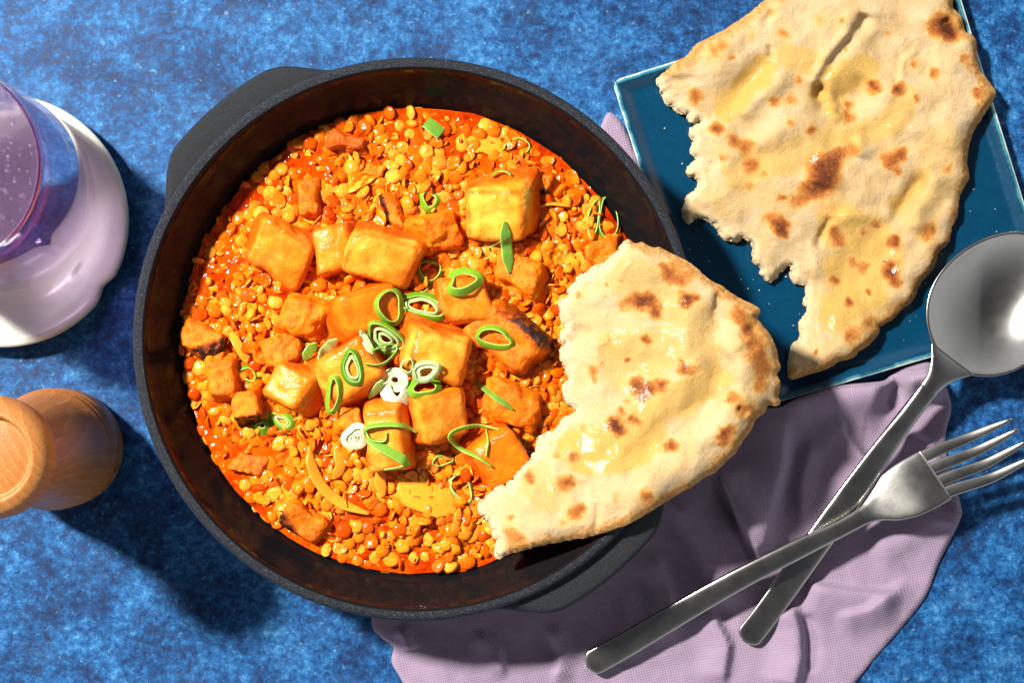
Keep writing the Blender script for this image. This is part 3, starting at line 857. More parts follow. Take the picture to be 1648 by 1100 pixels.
for i, (x, y, w, h, rt, hz, lf, tl, ch, tn, lb) in enumerate(POT):
    chunk('sweet_potato_chunk', x, y, w, h, rt, lb, 'sweet potato', GP, M['potato'], hz, lf, tn, soft=0.23, rough=0.13, tilt=tl, seed=i * 11 + 300, char=ch, cut=0.24)

# ------------------------------------------------------------------ bands: onion strips and spring onion slices
def band(path, hh, tt, roll=0.0, closed=False, taper=False):
    """path: (n,3) cm -> verts (cm), faces, inner attribute. hh height, tt thickness, roll 0 = standing on edge, 90 = lying flat"""
    P = np.asarray(path, float); n = len(P)
    if closed: T = np.roll(P, -1, 0) - np.roll(P, 1, 0)
    else: T = np.gradient(P, axis=0)
    T /= np.maximum(np.linalg.norm(T, axis=1), 1e-9)[:, None]
    rl = np.broadcast_to(np.asarray(roll, float), (n,))
    Z = np.array([0, 0, 1.0])
    N = np.cross(T, Z); N /= np.maximum(np.linalg.norm(N, axis=1), 1e-6)[:, None]
    U0 = np.cross(N, T)
    cr, sr = np.cos(np.radians(rl))[:, None], np.sin(np.radians(rl))[:, None]
    U = U0 * cr + N * sr; N2 = N * cr - U0 * sr
    prof = [(-1, -.72), (-.8, -1), (0, -1.05), (.8, -1), (1, -.72), (1, .72), (.8, 1), (0, 1.05), (-.8, 1), (-1, .72)]
    m = len(prof)
    sc = np.ones(n)
    if taper: s = np.linspace(0, 1, n); sc = np.minimum(1, 0.25 + 3.2 * np.minimum(s, 1 - s))
    V = []; inn = []
    for i in range(n):
        for (u, t) in prof:
            V.append(P[i] + U[i] * u * hh / 2 * sc[i] + N2[i] * t * tt / 2); inn.append(0.0 if t > 0.9 else (1.0 if t < -0.9 else 0.65))
    F = []
    for i in range(n if closed else n - 1):
        j = (i + 1) % n
        for k in range(m):
            k2 = (k + 1) % m
            F.append((i * m + k, i * m + k2, j * m + k2, j * m + k))
    if not closed:
        F.append(tuple(range(m - 1, -1, -1))); F.append(tuple((n - 1) * m + k for k in range(m)))
    return np.array(V), F, inn

def px_path(pts, z0, n=24, closed=False):
    """[(px,py,dz)] -> cm path above the stew (z0: absolute base or None)"""
    Q = spline(pts, n, closed)
    base = food_z(Q[:, 0], Q[:, 1]) if z0 is None else z0
    return Wn(Q[:, 0], Q[:, 1], base + Q[:, 2]) / CM

def join_parts(parts, extra):
    V, F, I, Wt = [], [], [], []; o = 0
    for (v, f, i), w in zip(parts, extra):
        V.append(v); F += [tuple(a + o for a in q) for q in f]; I += list(i); Wt += [w] * len(v); o += len(v)
    return np.vstack(V), F, I, Wt

GS = 'spring onion slices on the stew'
def spring(label, parts, white=0.0, name='spring_onion_slice'):
    V, F, I, Wt = join_parts(parts, white if isinstance(white, (list, tuple)) else [white] * len(parts))
    o = recentre(link(name, mesh_from(name, V * CM, F, attrs=dict(inner=I, white=Wt)), M['scallion']))
    tag(o, label, 'spring onion', GS)

_bv = []
def build_bvh():
    from mathutils.bvhtree import BVHTree
    V, F, off = [], [], 0
    for o in COL.objects:
        if o.get('category') in ('cheese cube', 'sweet potato'):
            V += [v.co + o.location for v in o.data.vertices]; F += [tuple(i + off for i in p.vertices) for p in o.data.polygons]; off = len(V)
    return BVHTree.FromPolygons(V, F)
BV = build_bvh()
def top_z(px, py):
    """height (cm) of the stew or the piece lying at that place"""
    eye = Vector((0, 0, CAM_H * CM)); d = (W(px, py, 0) - eye).normalized()
    hit = BV.ray_cast(eye, d)
    z = float(food_z(px, py)) + 0.08
    return max(z, hit[0].z / CM) if hit[0] else z

def oval(px, py, rx, ry, rot, tilt=8, tdir=0, wob=0.11, seed=0, n=44, dz=0.07, z=None, scale=1.0, a0=0, a1=360):
    rs = np.random.RandomState(seed); closed = a1 - a0 >= 360
    a = np.radians(np.linspace(a0, a1, n, endpoint=not closed))
    k = 1 + wob * np.sin(2 * a + rs.uniform(0, 6)) + wob * 0.7 * np.sin(3 * a + rs.uniform(0, 6))
    x = np.cos(a) * rx * k * scale; y = np.sin(a) * ry * k * scale
    c, s = math.cos(R(rot)), math.sin(R(rot))
    X, Y = x * c - y * s, x * s + y * c
    if z is None:                                                          # rest on what lies below: best plane through the support
        aa = np.linspace(0, 6.283, 16, endpoint=False); sxp = np.r_[0, np.cos(aa) * rx * .9, np.cos(aa) * rx * .5]; syp = np.r_[0, np.sin(aa) * ry * .9, np.sin(aa) * ry * .5]
        sX, sY = sxp * c - syp * s, sxp * s + syp * c
        sz = np.array([top_z(px + u, py - v) for u, v in zip(sX, sY)])
        A = np.stack([np.ones_like(sX), sX / 42, sY / 42], 1)
        co = np.linalg.lstsq(A, sz, rcond=None)[0]; g = np.hypot(co[1], co[2]); f = min(1, 0.55 / max(g, 1e-6))
        pl = A @ (co * np.array([1, f, f])); up = max(0.0, float(np.percentile(sz - pl, 80)))
        zz = co[0] + up + dz + (X * co[1] * f + Y * co[2] * f) / 42.0 + 0.03 * np.sin(2 * a + seed)
    else:
        zz = z + dz + (X * math.cos(R(tdir)) + Y * math.sin(R(tdir))) / 42.0 * math.tan(R(tilt)) + 0.03 * np.sin(2 * a + seed)
    return Wn(px + X, py - Y, zz) / CM, closed

def ring(label, px, py, rx, ry, rot, hh=0.22, tt=0.075, roll=-22, white=0.0, nested=0, **kw):
    hh *= 1.25; tt *= 0.62; roll = roll - 2
    P, cl = oval(px, py, rx, ry, rot, **kw); parts = [band(P, hh, tt, roll, cl)]
    ws = [white]
    for q in range(nested):
        P, cl = oval(px + 1, py + 1, rx, ry, rot, scale=0.66 - 0.3 * q, **kw); parts.append(band(P, hh * 0.9, tt * 0.9, roll, cl)); ws.append(min(1, white + 0.35))
    spring(label, parts, ws)

def strip(label, pts, hh=0.2, tt=0.06, roll=60, white=0.0, taper=True, more=()):
    hh *= 1.2; tt *= 0.95
    def mk(p, h_, r_):
        Q = spline(p, 30); zz = np.array([top_z(a, b) for a, b, c in Q])
        for _ in range(6): zz = np.maximum(zz, np.convolve(np.pad(zz, 2, 'edge'), np.ones(5) / 5, 'valid'))
        Q[:, 2] += zz; v_, f_, i_ = band(Wn(Q[:, 0], Q[:, 1], Q[:, 2]) / CM, h_, tt, r_, False, taper)
        return v_, f_, [0.15 if k in (0.0, 1.0) else 0.5 for k in i_]
    spring(label, [mk(pts, hh, roll)] + [mk(p, h_, r_) for p, h_, r_ in more], white)

strip('short bright green square piece near the top of the stew', [(686, 196, .14), (697, 205, .16), (710, 216, .12)], hh=0.42, roll=78, taper=False)
ring('open green curl floating in the sauce upper right of the stew', 832, 236, 20, 15, 20, a0=-60, a1=170, seed=1, hh=0.16)
ring('thick green ring left of the pale cheese cube', 691, 322, 15, 17, -10, hh=0.34, tt=0.09, roll=-40, seed=2)
strip('long upright green blade below the pale cheese cube', [(812, 356, .12), (815, 395, .2), (820, 440, .06)], hh=0.38, roll=66, more=[([(812, 385, .15), (790, 398, .1), (772, 412, .05), (785, 416, .05), (806, 396, .12)], 0.14, 10)])
ring('narrow green ring leaning against a second ring at the right', 955, 352, 11, 32, -14, seed=3, hh=0.24, tilt=14)
ring('teardrop green ring, rightmost on the stew', 979, 352, 17, 32, 8, seed=4, hh=0.16, tilt=10)
ring('dark green ring behind the wide golden cube', 692, 436, 19, 21, -20, seed=5, hh=0.34, roll=-30, dz=0.12)
ring('broad flat green ring on top of the orange cube at the right of the pile', 746, 453, 27, 15, 8, seed=6, hh=0.30, tt=0.09, roll=-45)
ring('small green curl hanging above the dark ring', 684, 456, 15, 11, 60, seed=7, hh=0.16, a0=0, a1=290, dz=0.12)
ring('round green ring at the top left of the pile', 627, 493, 22, 25, 18, seed=8, hh=0.26, tt=0.085, roll=-30, tilt=12)
ring('large flattened slice with inner layers at the top of the pile', 680, 493, 38, 18, -20, seed=9, nested=1, hh=0.22, tt=0.10, roll=-40, dz=0.22)
ring('pointed oval slice with a coiled middle in the pile centre', 620, 545, 36, 18, -32, seed=10, nested=2, hh=0.16, tt=0.09, roll=-38, dz=0.22)
strip('pale upright sliver at the left side of the pile', [(580, 533, .15), (590, 552, .2), (600, 570, .15)], hh=0.28, roll=60, white=0.6)
ring('loose thin loop under the pointed oval slice', 612, 572, 27, 15, 20, seed=11, hh=0.14, a0=-160, a1=120, dz=0.12)
ring('tall oval slice lying on the big orange cube', 567, 593, 14, 29, 16, seed=12, nested=1, hh=0.16, tt=0.10, roll=-45)
ring('slim green ring on the left edge of the big orange cube', 537, 636, 11, 26, -6, seed=13, hh=0.22, roll=-35, tilt=14)
def white_cut():
    parts = []; ws = []
    z = top_z(640, 640) + 0.12
    for q, sc in enumerate((1.0, 0.72, 0.42)):
        P, cl = oval(636, 612, 19, 17, 0, seed=14, scale=sc, z=z, dz=0.28 - 0.03 * q, wob=0.04); parts.append(band(P, 0.12, 0.13, -70, cl)); ws.append(0.75)
    Q = np.array([(618, 622, z + .22), (626, 640, z + .2), (640, 650, z + .18), (654, 638, z + .2), (658, 618, z + .22)]); Q = spline(Q, 22)
    parts.append(band(Wn(Q[:, 0], Q[:, 1], Q[:, 2]) / CM, 0.62, 0.10, -46)); ws.append(1.0)
    spring('white stem slice standing in the middle of the stew', parts, ws)
white_cut()
strip('green sliver leaning beside the white stem slice', [(616, 612, .2), (606, 626, .22), (594, 642, .12)], hh=0.26, roll=55, white=0.15)
ring('pale oval slice right of the white stem slice', 685, 598, 23, 13, 14, seed=15, nested=1, hh=0.14, tt=0.12, roll=-50, white=0.4, dz=0.22)
ring('green ring under the pale oval slice', 683, 623, 20, 16, 6, seed=16, hh=0.28, roll=-42, dz=0.22)
ring('tiny pale loop above the white stem slice', 656, 589, 9, 13, -24, seed=17, hh=0.14, white=0.3, dz=0.22)
ring('oval green ring on the blackened sweet potato', 795, 544, 31, 14, -8, seed=18, hh=0.22, tt=0.09, roll=-40)
strip('long green sliver lying across the sweet potato slab', [(764, 613, .12), (795, 638, .12), (826, 660, .04)], hh=0.20, roll=62)
ring('white layered stem piece at the lower left of the tall golden block', 572, 704, 17, 17, 10, seed=19, nested=2, white=0.95, hh=0.2, tt=0.11, roll=-55, dz=0.12)
strip('green curl with a long tail on the tall golden block', [(584, 700, .2), (592, 688, .24), (620, 684, .14), (650, 686, .14), (672, 697, .08)], hh=0.2, roll=40, more=[([(588, 694, .2), (598, 708, .12), (618, 710, .12), (622, 696, .12)], 0.18, 20)])
strip('folded green leaf below the long tailed curl', [(588, 708, .12), (620, 724, .14), (645, 738, .1), (660, 748, .06)], hh=0.34, roll=62, more=[([(660, 748, .06), (640, 754, .05), (618, 757, .03)], 0.12, 40)])
ring('pale green ring on the lentils near the bottom of the stew', 743, 786, 17, 24, 14, seed=20, hh=0.2, tt=0.085, roll=-28, white=0.2)
ring('dark green ring in the shade under the central cheese cubes', 712, 742, 17, 9, 4, seed=21, hh=0.16)
strip('large green V shaped curl left of the red orange cube', [(803, 692, .1), (770, 686, .2), (738, 692, .2), (724, 704, .2), (740, 722, .16), (768, 736, .14), (792, 752, .06)], hh=0.2, roll=35, more=[([(782, 690, .12), (786, 712, .1), (782, 735, .08)], 0.12, 30)])
ring('green ring lying near the left pan wall', 399, 603, 15, 14, -30, seed=22, hh=0.24, roll=-35, tilt=16)
ring('short green ring on its side at the lower left', 420, 685, 13, 11, 20, seed=23, hh=0.34, roll=-48)
ring('closed oval green slice beside the short ring at the lower left', 453, 677, 21, 11, -40, seed=24, nested=1, hh=0.2, tt=0.10, roll=-50)
strip('dark leaf sliver in the gap left of the big orange cube', [(508, 552, .25), (498, 566, .3), (490, 580, .2)], hh=0.36, roll=60)
strip('pale green folded sliver beside the dark leaf sliver', [(542, 546, .3), (527, 560, .32), (512, 578, .22)], hh=0.34, roll=55, white=0.25)
ring('green ring half hidden under the edge of the small flatbread', 856, 716, 15, 14, 0, seed=25, hh=0.2)
ring('green arc peeking out behind the pale cheese cube', 808, 283, 14, 9, 0, seed=26, hh=0.18, a0=0, a1=180, dz=0.12)

GO = 'soft onion slices in the stew'
def onion(label, pts, hh, roll, tt=0.07, taper=True):
    Q = spline([(a, b, float(food_z(a, b)) + c + (0.13 if c > 0.09 else 0.03)) for a, b, c in pts], 30)
    v, f, i = band(Wn(Q[:, 0], Q[:, 1], Q[:, 2]) / CM, hh, tt, roll, False, taper)
    o = recentre(link('onion_slice', mesh_from('onion_slice', v * CM, f), M['onion'])); tag(o, label, 'onion', GO)
onion('long curved onion strip at the lower left of the stew', [(498, 718, .2), (502, 752, .24), (520, 786, .24), (552, 812, .2), (594, 828, .14)], 0.45, 55)
onion('wide translucent onion petal below the tall golden block', [(640, 782, .10), (672, 796, .17), (705, 808, .17), (735, 822, .10)], 1.2, 78, 0.09)
onion('short onion band under the tall golden block', [(614, 755, .14), (612, 775, .2), (617, 800, .14)], 0.42, 70)
onion('thin pale onion arc right of the pale cheese cube', [(864, 334, .12), (886, 328, .2), (918, 332, .14)], 0.16, 40)
onion('sunken onion slice in the sauce near the top of the stew', [(664, 272, .04), (695, 266, .07), (728, 272, .03)], 0.7, 80)
onion('onion slice lying in the sauce at the upper centre', [(745, 236, .03), (780, 230, .06), (815, 250, .02)], 0.75, 82)
onion('onion strip in lentils upper left of the wide golden cube', [(560, 310, .14), (580, 296, .18), (606, 284, .12)], 0.3, 60)
onion('bent onion strip beside the long curved one', [(540, 722, .16), (548, 750, .22), (536, 772, .14)], 0.42, 60)
onion('small onion stick near the bottom edge of the stew', [(740, 818, .14), (734, 845, .18), (724, 905, .06)], 0.3, 68)
onion('glassy onion strip near the charred piece at the left wall', [(370, 530, .06), (385, 560, .10), (402, 588, .06)], 0.35, 70)

# ------------------------------------------------------------------ lentils
def lens_mesh(kind, seed):
    bm = bmesh.new(); bmesh.ops.create_icosphere(bm, subdivisions=2, radius=1.0)
    V = np.array([v.co[:] for v in bm.verts]); F = [tuple(v.index for v in f.verts) for f in bm.faces]; bm.free()
    rs = np.random.RandomState(seed)
    rr = np.hypot(V[:, 0], V[:, 1])
    if kind == 'whole':
        V[:, 2] = np.sign(V[:, 2]) * np.abs(V[:, 2]) ** 1.15 * 0.33
        V *= 1 + 0.06 * fbm(V[:, 0] * 1.5, V[:, 1] * 1.5, V[:, 2] * 1.5, seed=seed, octv=2)[:, None]
    elif kind == 'split':
        V[:, 2] = np.where(V[:, 2] < 0, V[:, 2] * 0.10, V[:, 2] * 0.42)
        V[:, :2] *= 1 + 0.10 * fbm(V[:, 0] * 1.4, V[:, 1] * 1.4, seed=seed, octv=2)[:, None]
    elif kind == 'flake':   # soft,                                                  # broken skin, curled
        V[:, 2] *= 0.20
        V[:, :2] *= 1 + 0.30 * fbm(V[:, 0] * 1.6, V[:, 1] * 1.6, seed=seed, octv=3)[:, None]
        V[:, 2] += 0.42 * (V[:, 0] * math.cos(seed) + V[:, 1] * math.sin(seed)) ** 2 + 0.22 * fbm(V[:, 0] * 1.5, V[:, 1] * 1.5, seed=seed + 3, octv=2)
        V[:, 0] *= 0.8
    else:                                                                  # mush
        V[:, 2] *= 0.55
        V *= 1 + 0.45 * fbm(V[:, 0] * 1.6, V[:, 1] * 1.6, V[:, 2] * 1.6, seed=seed, octv=3)[:, None]
    return V * 0.30 * CM, F
VARS = [lens_mesh('whole', s) for s in (1, 2, 3, 4)] + [lens_mesh('split', s) for s in (5, 6, 7)] + [lens_mesh('flake', s) for s in (8, 9, 10, 11)] + [lens_mesh('mush', s) for s in (12, 13)]

def in_chunk(px, py, m=0.86):
    for lst in (CHEESE, POT):
        for c in lst:
            rt = R(c[4]); dx, dy = px - c[0], -(py - c[1])
            u = dx * math.cos(rt) + dy * math.sin(rt); v = -dx * math.sin(rt) + dy * math.cos(rt)
            if abs(u) < c[2] / 2 * m and abs(v) < c[3] / 2 * m: return True
    return False

def build_lentils():
    rs = np.random.RandomState(42)
    kd_cells = {}
    items = []
    def ok(x, y, dmin):
        k = (int(x // 16), int(y // 16))
        for i in (-1, 0, 1):
            for j in (-1, 0, 1):
                for (a, b) in kd_cells.get((k[0] + i, k[1] + j), ()):
                    if (a - x) ** 2 + (b - y) ** 2 < dmin * dmin: return False
        kd_cells.setdefault(k, []).append((x, y)); return True
    for _ in range(34000):
        r = 368 * math.sqrt(rs.rand()); a = rs.rand() * 2 * math.pi
        x, y = FOOD_C[0] + 1.0 * r * math.cos(a), FOOD_C[1] + r * math.sin(a)
        if x > 940 and y > 440 and r > 300 and False: continue
        w = float(wet(x, y))
        pile = 0.5 + 0.5 * float(vnoise(x / 55, y / 55, seed=77))
        dmin = 8.4 + 6 * w + 4.0 * (1 - pile)
        if not ok(x, y, dmin): continue
        if in_chunk(x, y): continue
        items.append((x, y, w, pile))
    place = []
    for (x, y, w, pile) in items:
        q = rs.rand()
        vi = rs.randint(0, 4) if q < 0.24 else (rs.randint(4, 7) if q < 0.42 else (rs.randint(7, 11) if q < 0.76 else rs.randint(11, 13)))
        sc = rs.uniform(0.78, 1.15)
        tl = (rs.randn() * 24, rs.randn() * 24) if w < 0.4 else (rs.randn() * 9, rs.randn() * 9)
        if rs.rand() < 0.10: tl = (70 + rs.randn() * 10, rs.randn() * 20)
        z = float(food_z(x, y)) + (0.03 + 0.24 * pile * rs.rand() - 0.08 * w - 0.05 * float(sstep(290, 360, math.hypot(x - 662, y - 548))) + rs.randn() * 0.05)
        m = Matrix.Translation(W(x, y, z)) @ Euler((R(tl[0]), R(tl[1]), rs.rand() * 6.28)).to_matrix().to_4x4() @ Matrix.Scale(sc, 4)
        hidden = inside_naan(x, y)
        place.append((hidden, -(z + 0.5 * sc + (0 if vi < 7 else -0.25) + 0.1 * rs.rand()), vi, m))
    place.sort(key=lambda p: (p[0], p[1]))
    meshes = {}
    lab = 'small orange cooked lentil in the stew'
    for hid, _, vi, m in place[:300]:
        if vi not in meshes:
            meshes[vi] = mesh_from('lentil', VARS[vi][0], VARS[vi][1]); meshes[vi].materials.append(M['lentil'])
        o = bpy.data.objects.new('lentil', meshes[vi]); COL.objects.link(o); o.matrix_world = m
        o['label'] = lab; o['category'] = 'lentil'; o['group'] = 'lentils in the stew'
    V, F, off = [], [], 0
    for hid, _, vi, m in place[300:]:
        A = np.array(m); v = VARS[vi][0] @ A[:3, :3].T + A[:3, 3]
        V.append(v); F += [(a + off, b + off, c + off) for a, b, c in VARS[vi][1]]; off += len(v)
    # crumbs of broken lentil
    for _ in range(700):
        r = 366 * math.sqrt(rs.rand()); a = rs.rand() * 6.283; x, y = FOOD_C[0] + r * math.cos(a), FOOD_C[1] + r * math.sin(a)
        if in_chunk(x, y, 0.95): continue
        vi = rs.randint(7, 13); sc = rs.uniform(0.22, 0.5)
        A = np.array(Matrix.Translation(W(x, y, float(food_z(x, y)) + rs.uniform(0.03, 0.2))) @ Euler(tuple(rs.rand(3) * 6)).to_matrix().to_4x4() @ Matrix.Scale(sc, 4))
        v = VARS[vi][0] @ A[:3, :3].T + A[:3, 3]; V.append(v); F += [(a_ + off, b_ + off, c_ + off) for a_, b_, c_ in VARS[vi][1]]; off += len(v)
    o = recentre(link('lentils', mesh_from('lentils', np.vstack(V), F), M['lentil']))
    tag(o, 'mass of orange cooked lentils in the red sauce', 'lentils', kind='stuff')
    print('lentils', len(place))

# ------------------------------------------------------------------ flatbreads
BIG = [(1236, -2), (1205, 22), (1180, 40), (1150, 58), (1122, 72), (1105, 92), (1088, 100), (1074, 116), (1062, 126), (1066, 138), (1052, 146), (1070, 148), (1068, 160), (1085, 164), (1090, 180), (1106, 184), (1112, 198), (1124, 188),
       (1130, 200), (1117, 214), (1120, 232), (1114, 250), (1124, 256), (1108, 268), (1102, 277), (1118, 286), (1124, 296), (1116, 308), (1106, 314), (1100, 334), (1106, 356), (1122, 348), (1140, 354), (1156, 362), (1164, 376), (1180, 386), (1196, 380),
       (1212, 388), (1216, 402), (1212, 420), (1226, 430), (1234, 448), (1248, 444), (1262, 434), (1276, 428), (1280, 446), (1290, 456), (1298, 470), (1292, 486), (1298, 500), (1290, 520), (1294, 540), (1280, 560), (1274, 578), (1270, 594), (1272, 609),
       (1290, 604), (1320, 596), (1352, 580), (1372, 574), (1382, 562), (1400, 552), (1414, 536), (1416, 524), (1438, 512), (1452, 496), (1468, 482), (1480, 456), (1500, 430), (1510, 404), (1524, 390), (1530, 366), (1540, 344), (1542, 318), (1556, 288),
       (1554, 262), (1558, 232), (1568, 206), (1586, 178), (1598, 158), (1600, 146), (1588, 128), (1574, 108), (1568, 62), (1552, 50), (1546, 28), (1532, 12), (1528, -10), (1500, -60), (1420, -90), (1320, -70)]
SMALL = [(1000, 402), (1008, 388), (1022, 394), (1034, 392), (1048, 400), (1062, 400), (1076, 408), (1094, 416), (1112, 428), (1130, 442), (1146, 454), (1160, 462), (1170, 470), (1192, 484), (1206, 490), (1222, 500), (1218, 512), (1228, 528), (1238, 540),
         (1246, 556), (1250, 574), (1254, 592), (1248, 604), (1254, 618), (1250, 636), (1252, 650), (1236, 652), (1228, 664), (1214, 674), (1208, 690), (1200, 700), (1182, 728), (1168, 740), (1150, 758), (1130, 770), (1110, 784), (1088, 796), (1062, 812),
         (1036, 828), (1010, 842), (984, 852), (960, 860), (930, 866), (900, 872), (866, 878), (836, 886), (814, 890), (804, 893), (800, 882), (804, 868), (796, 856), (786, 840), (776, 830), (772, 816), (780, 806), (796, 796), (806, 784), (826, 776), (836, 764),
         (846, 748), (856, 736), (868, 722), (872, 706), (886, 698), (900, 692), (910, 676), (924, 668), (934, 656), (922, 646), (914, 628), (922, 606), (914, 590), (906, 574), (912, 558), (904, 548), (900, 534), (914, 526), (906, 510), (906, 494), (914, 478), (920, 462),
         (934, 448), (948, 440), (962, 432), (976, 424), (988, 412)]

def rough_outline(P, torn, seed, smooth):
    """dense outline with ragged tears where torn(px,py) > 0"""
    Q = resample(spline(P, len(P) * 12, True), 1.0)
    n = len(Q); t = np.arange(n)
    T = np.roll(Q, -2, 0) - np.roll(Q, 2, 0); T /= np.linalg.norm(T, axis=1)[:, None]; Nn = np.stack([T[:, 1], -T[:, 0]], 1)
    k = torn(Q[:, 0], Q[:, 1])
    u, v = Q[:, 0], Q[:, 1]
    d = (7.0 * k + 1.6) * fbm(u / 30, v / 30, seed=seed, octv=5, gain=0.62) + (2.2 * k + 0.8) * fbm(u / 5, v / 5, seed=seed + 1, octv=2)
    return Q + Nn * d[:, None]

def torn_big(x, y):  return sstep(-6, 6, (1300 - x) - (y - 330) * -0.06) * sstep(118, 130, y) * (1 - sstep(575, 600, y))
def torn_small(x, y): return sstep(0, 30, -( (x - 1010) * 0.62 + (y - 388) * -0.0) + 0) * (1 - sstep(0, 14, (x - 800) * 0.15 + y - 884)) if False else sstep(10, -10, x - np.interp(y, [380, 400, 440, 560, 660, 780, 850, 900], [1004, 1010, 990, 960, 960, 860, 815, 812]))

def poly_mask(P):
    P = np.asarray(P, float)
    def f(x, y):
        c = False; n = len(P); j = n - 1
        for i in range(n):
            if (P[i][1] > y) != (P[j][1] > y) and x < (P[j][0] - P[i][0]) * (y - P[i][1]) / (P[j][1] - P[i][1]) + P[i][0]: c = not c
            j = i
        return c
    return f
inside_naan = poly_mask(SMALL)

def build_naan(name, P, torn, base, T, step, seed, spots, oils, feats, label, bulge):
    B0 = rough_outline(P, torn, seed, 0)
    px, py, d, near, quads, rim, B = sheet(B0, step)
    tk = torn(px, py)
    wcr, wtr = 26.0, 4.0                                                   # how far (px) the edge curves
    wd = wcr * (1 - tk) + wtr * tk
    q = np.clip(d / wd, 0, 1); prof = np.sqrt(np.maximum(1 - (1 - q) ** 2, 0))
    z0 = base(px, py)
    puff = T * (0.86 + 0.50 * fbm(px / 85, py / 85, seed=seed + 2, octv=3))
    if bulge: puff = puff + bulge(px, py, d, tk)
    for line, h, a, b, fade in feats: puff = puff + ridge(px, py, line, h, a, b, fade)
    puff = puff * (1 - 0.42 * tk * (1 - sstep(0, 55, d)))
    puff = np.maximum(puff, 0.22)
    fine = 0.055 * fbm(px / 26, py / 26, seed=seed + 3, octv=5) + 0.022 * fbm(px / 6, py / 6, seed=seed + 4, octv=3)
    rag = tk * (1 - q) * 0.10 * fbm(px / 5, py / 5, seed=seed + 6)
    char = np.zeros(len(px)); oil = np.zeros(len(px))
    wx = 6 * fbm(px / 12, py / 12, seed=seed + 11, octv=3); wy = 6 * fbm(px / 12, py / 12, seed=seed + 12, octv=3)
    for x, y, r_, k in spots:
        r_ = r_ * 1.0; g = np.exp(-(((px + wx - x) / r_) ** 2 + ((py + wy - y) / r_) ** 2) * 1.1); char = char + k * g * (1 - 0.25 * char)
    for line, w, k in oils:
        dd, _, _ = seg_dist(px + wx * 1.5, py + wy * 1.5, line) if len(line) > 1 else (np.hypot(px + wx * 1.5 - line[0][0], py + wy * 1.5 - line[0][1]), 0, 0)
        oil = np.maximum(oil, k * (1 - sstep(w * 0.6, w, dd)))
    fine = fine * (1 - 0.85 * oil)
    zt = z0 + puff * (0.42 + 0.58 * prof) + fine * (0.4 + 0.6 * q) + rag
    zb = z0 + 0.12 * (1 - prof) * (1 - tk) + 0.03 * fbm(px / 30, py / 30, seed=seed + 8)
    zt = np.maximum(zt, zb + 0.10)
    crust = (1 - tk) * (1 - sstep(2, 24, d + 12 * fbm(px / 20, py / 20, seed=seed + 14)))
    oil = oil * (1 - 0.8 * crust)
    crumb = tk * (1 - sstep(3, 13, d + 5 * fbm(px / 9, py / 9, seed=seed + 15)))
    top = Wn(px, py, zt)
    n = len(px)
    V = [top, None]; ch = [char, char * 0 + 0.3]; ol = [oil, oil * 0]; cs = [crust, np.full(n, 0.6)]; cb = [crumb, crumb * 0]
    rv = np.unique(np.array(rim).ravel()); ring_id = {}
    off = 2 * n
    layers = 4
    pos = {int(v): i for i, v in enumerate(rv)}
    bx, by = px[rv], py[rv]
    # outward direction from outline centre of nearest inside: use gradient of outline
    Tn = np.roll(B, -4, 0) - np.roll(B, 4, 0); Tn /= np.maximum(np.linalg.norm(Tn, axis=1), 1e-6)[:, None]; No = np.stack([Tn[:, 1], -Tn[:, 0]], 1)
    area = 0.5 * np.sum(B[:, 0] * np.roll(B[:, 1], -1) - np.roll(B[:, 0], -1) * B[:, 1])
    if area < 0: No = -No
    nx_, ny_ = No[near[rv], 0], No[near[rv], 1]
    slope = tk[rv] * (5.0 + 5.0 * fbm(bx / 18, by / 18, seed=seed + 40))      # a tear runs out below
    qx, qy = px.copy(), py.copy(); qx[rv] += nx_ * slope; qy[rv] += ny_ * slope
    V[1] = Wn(qx, qy, zb)
    for L in range(1, layers):
        f = L / layers
        zz = zt[rv] * (1 - f) + zb[rv] * f
        o_ = slope * f + tk[rv] * 3.4 * fbm(bx / 5 + L * 9.7, by / 5, seed=seed + 20 + L, octv=2) + (1 - tk[rv]) * (2.2 * math.sin(math.pi * f) + 1.2 * fbm(bx / 6 + L * 3, by / 6, seed=seed + 30))
        V.append(Wn(bx + nx_ * o_, by + ny_ * o_, zz)); m_ = len(rv)
        ch.append(np.zeros(m_)); ol.append(np.zeros(m_)); cs.append((1 - tk[rv]) * 0.9); cb.append(tk[rv] * 1.0)
    def vid(v, L):
        if L == 0: return v
        if L == layers: return v + n
        return off + (L - 1) * len(rv) + pos[v]
    faces = [tuple(q_) for q_ in quads] + [tuple(q_[::-1] + n) for q_ in quads]
    for a, b in rim:
        a, b = int(a), int(b)
        for L in range(layers): faces.append((vid(b, L), vid(a, L), vid(a, L + 1), vid(b, L + 1)))
    me = mesh_from(name, np.vstack(V), faces, attrs=dict(char=np.concatenate(ch), oil=np.concatenate(ol), crust=np.concatenate(cs), crumb=np.concatenate(cb)))
    o = recentre(link(name, me, M['naan']))
    tag(o, label, 'flatbread', 'torn flatbreads')
    rs = np.random.RandomState(seed); bm = bmesh.new(); bmesh.ops.create_icosphere(bm, subdivisions=1, radius=1.0)
    sv = np.array([v.co[:] for v in bm.verts]); sf = [tuple(v.index for v in f.verts) for f in bm.faces]; bm.free()
    Vc, Fc, oc, cc = [], [], 0, []
    pick = np.nonzero(tk[rv] > 0.5)[0]
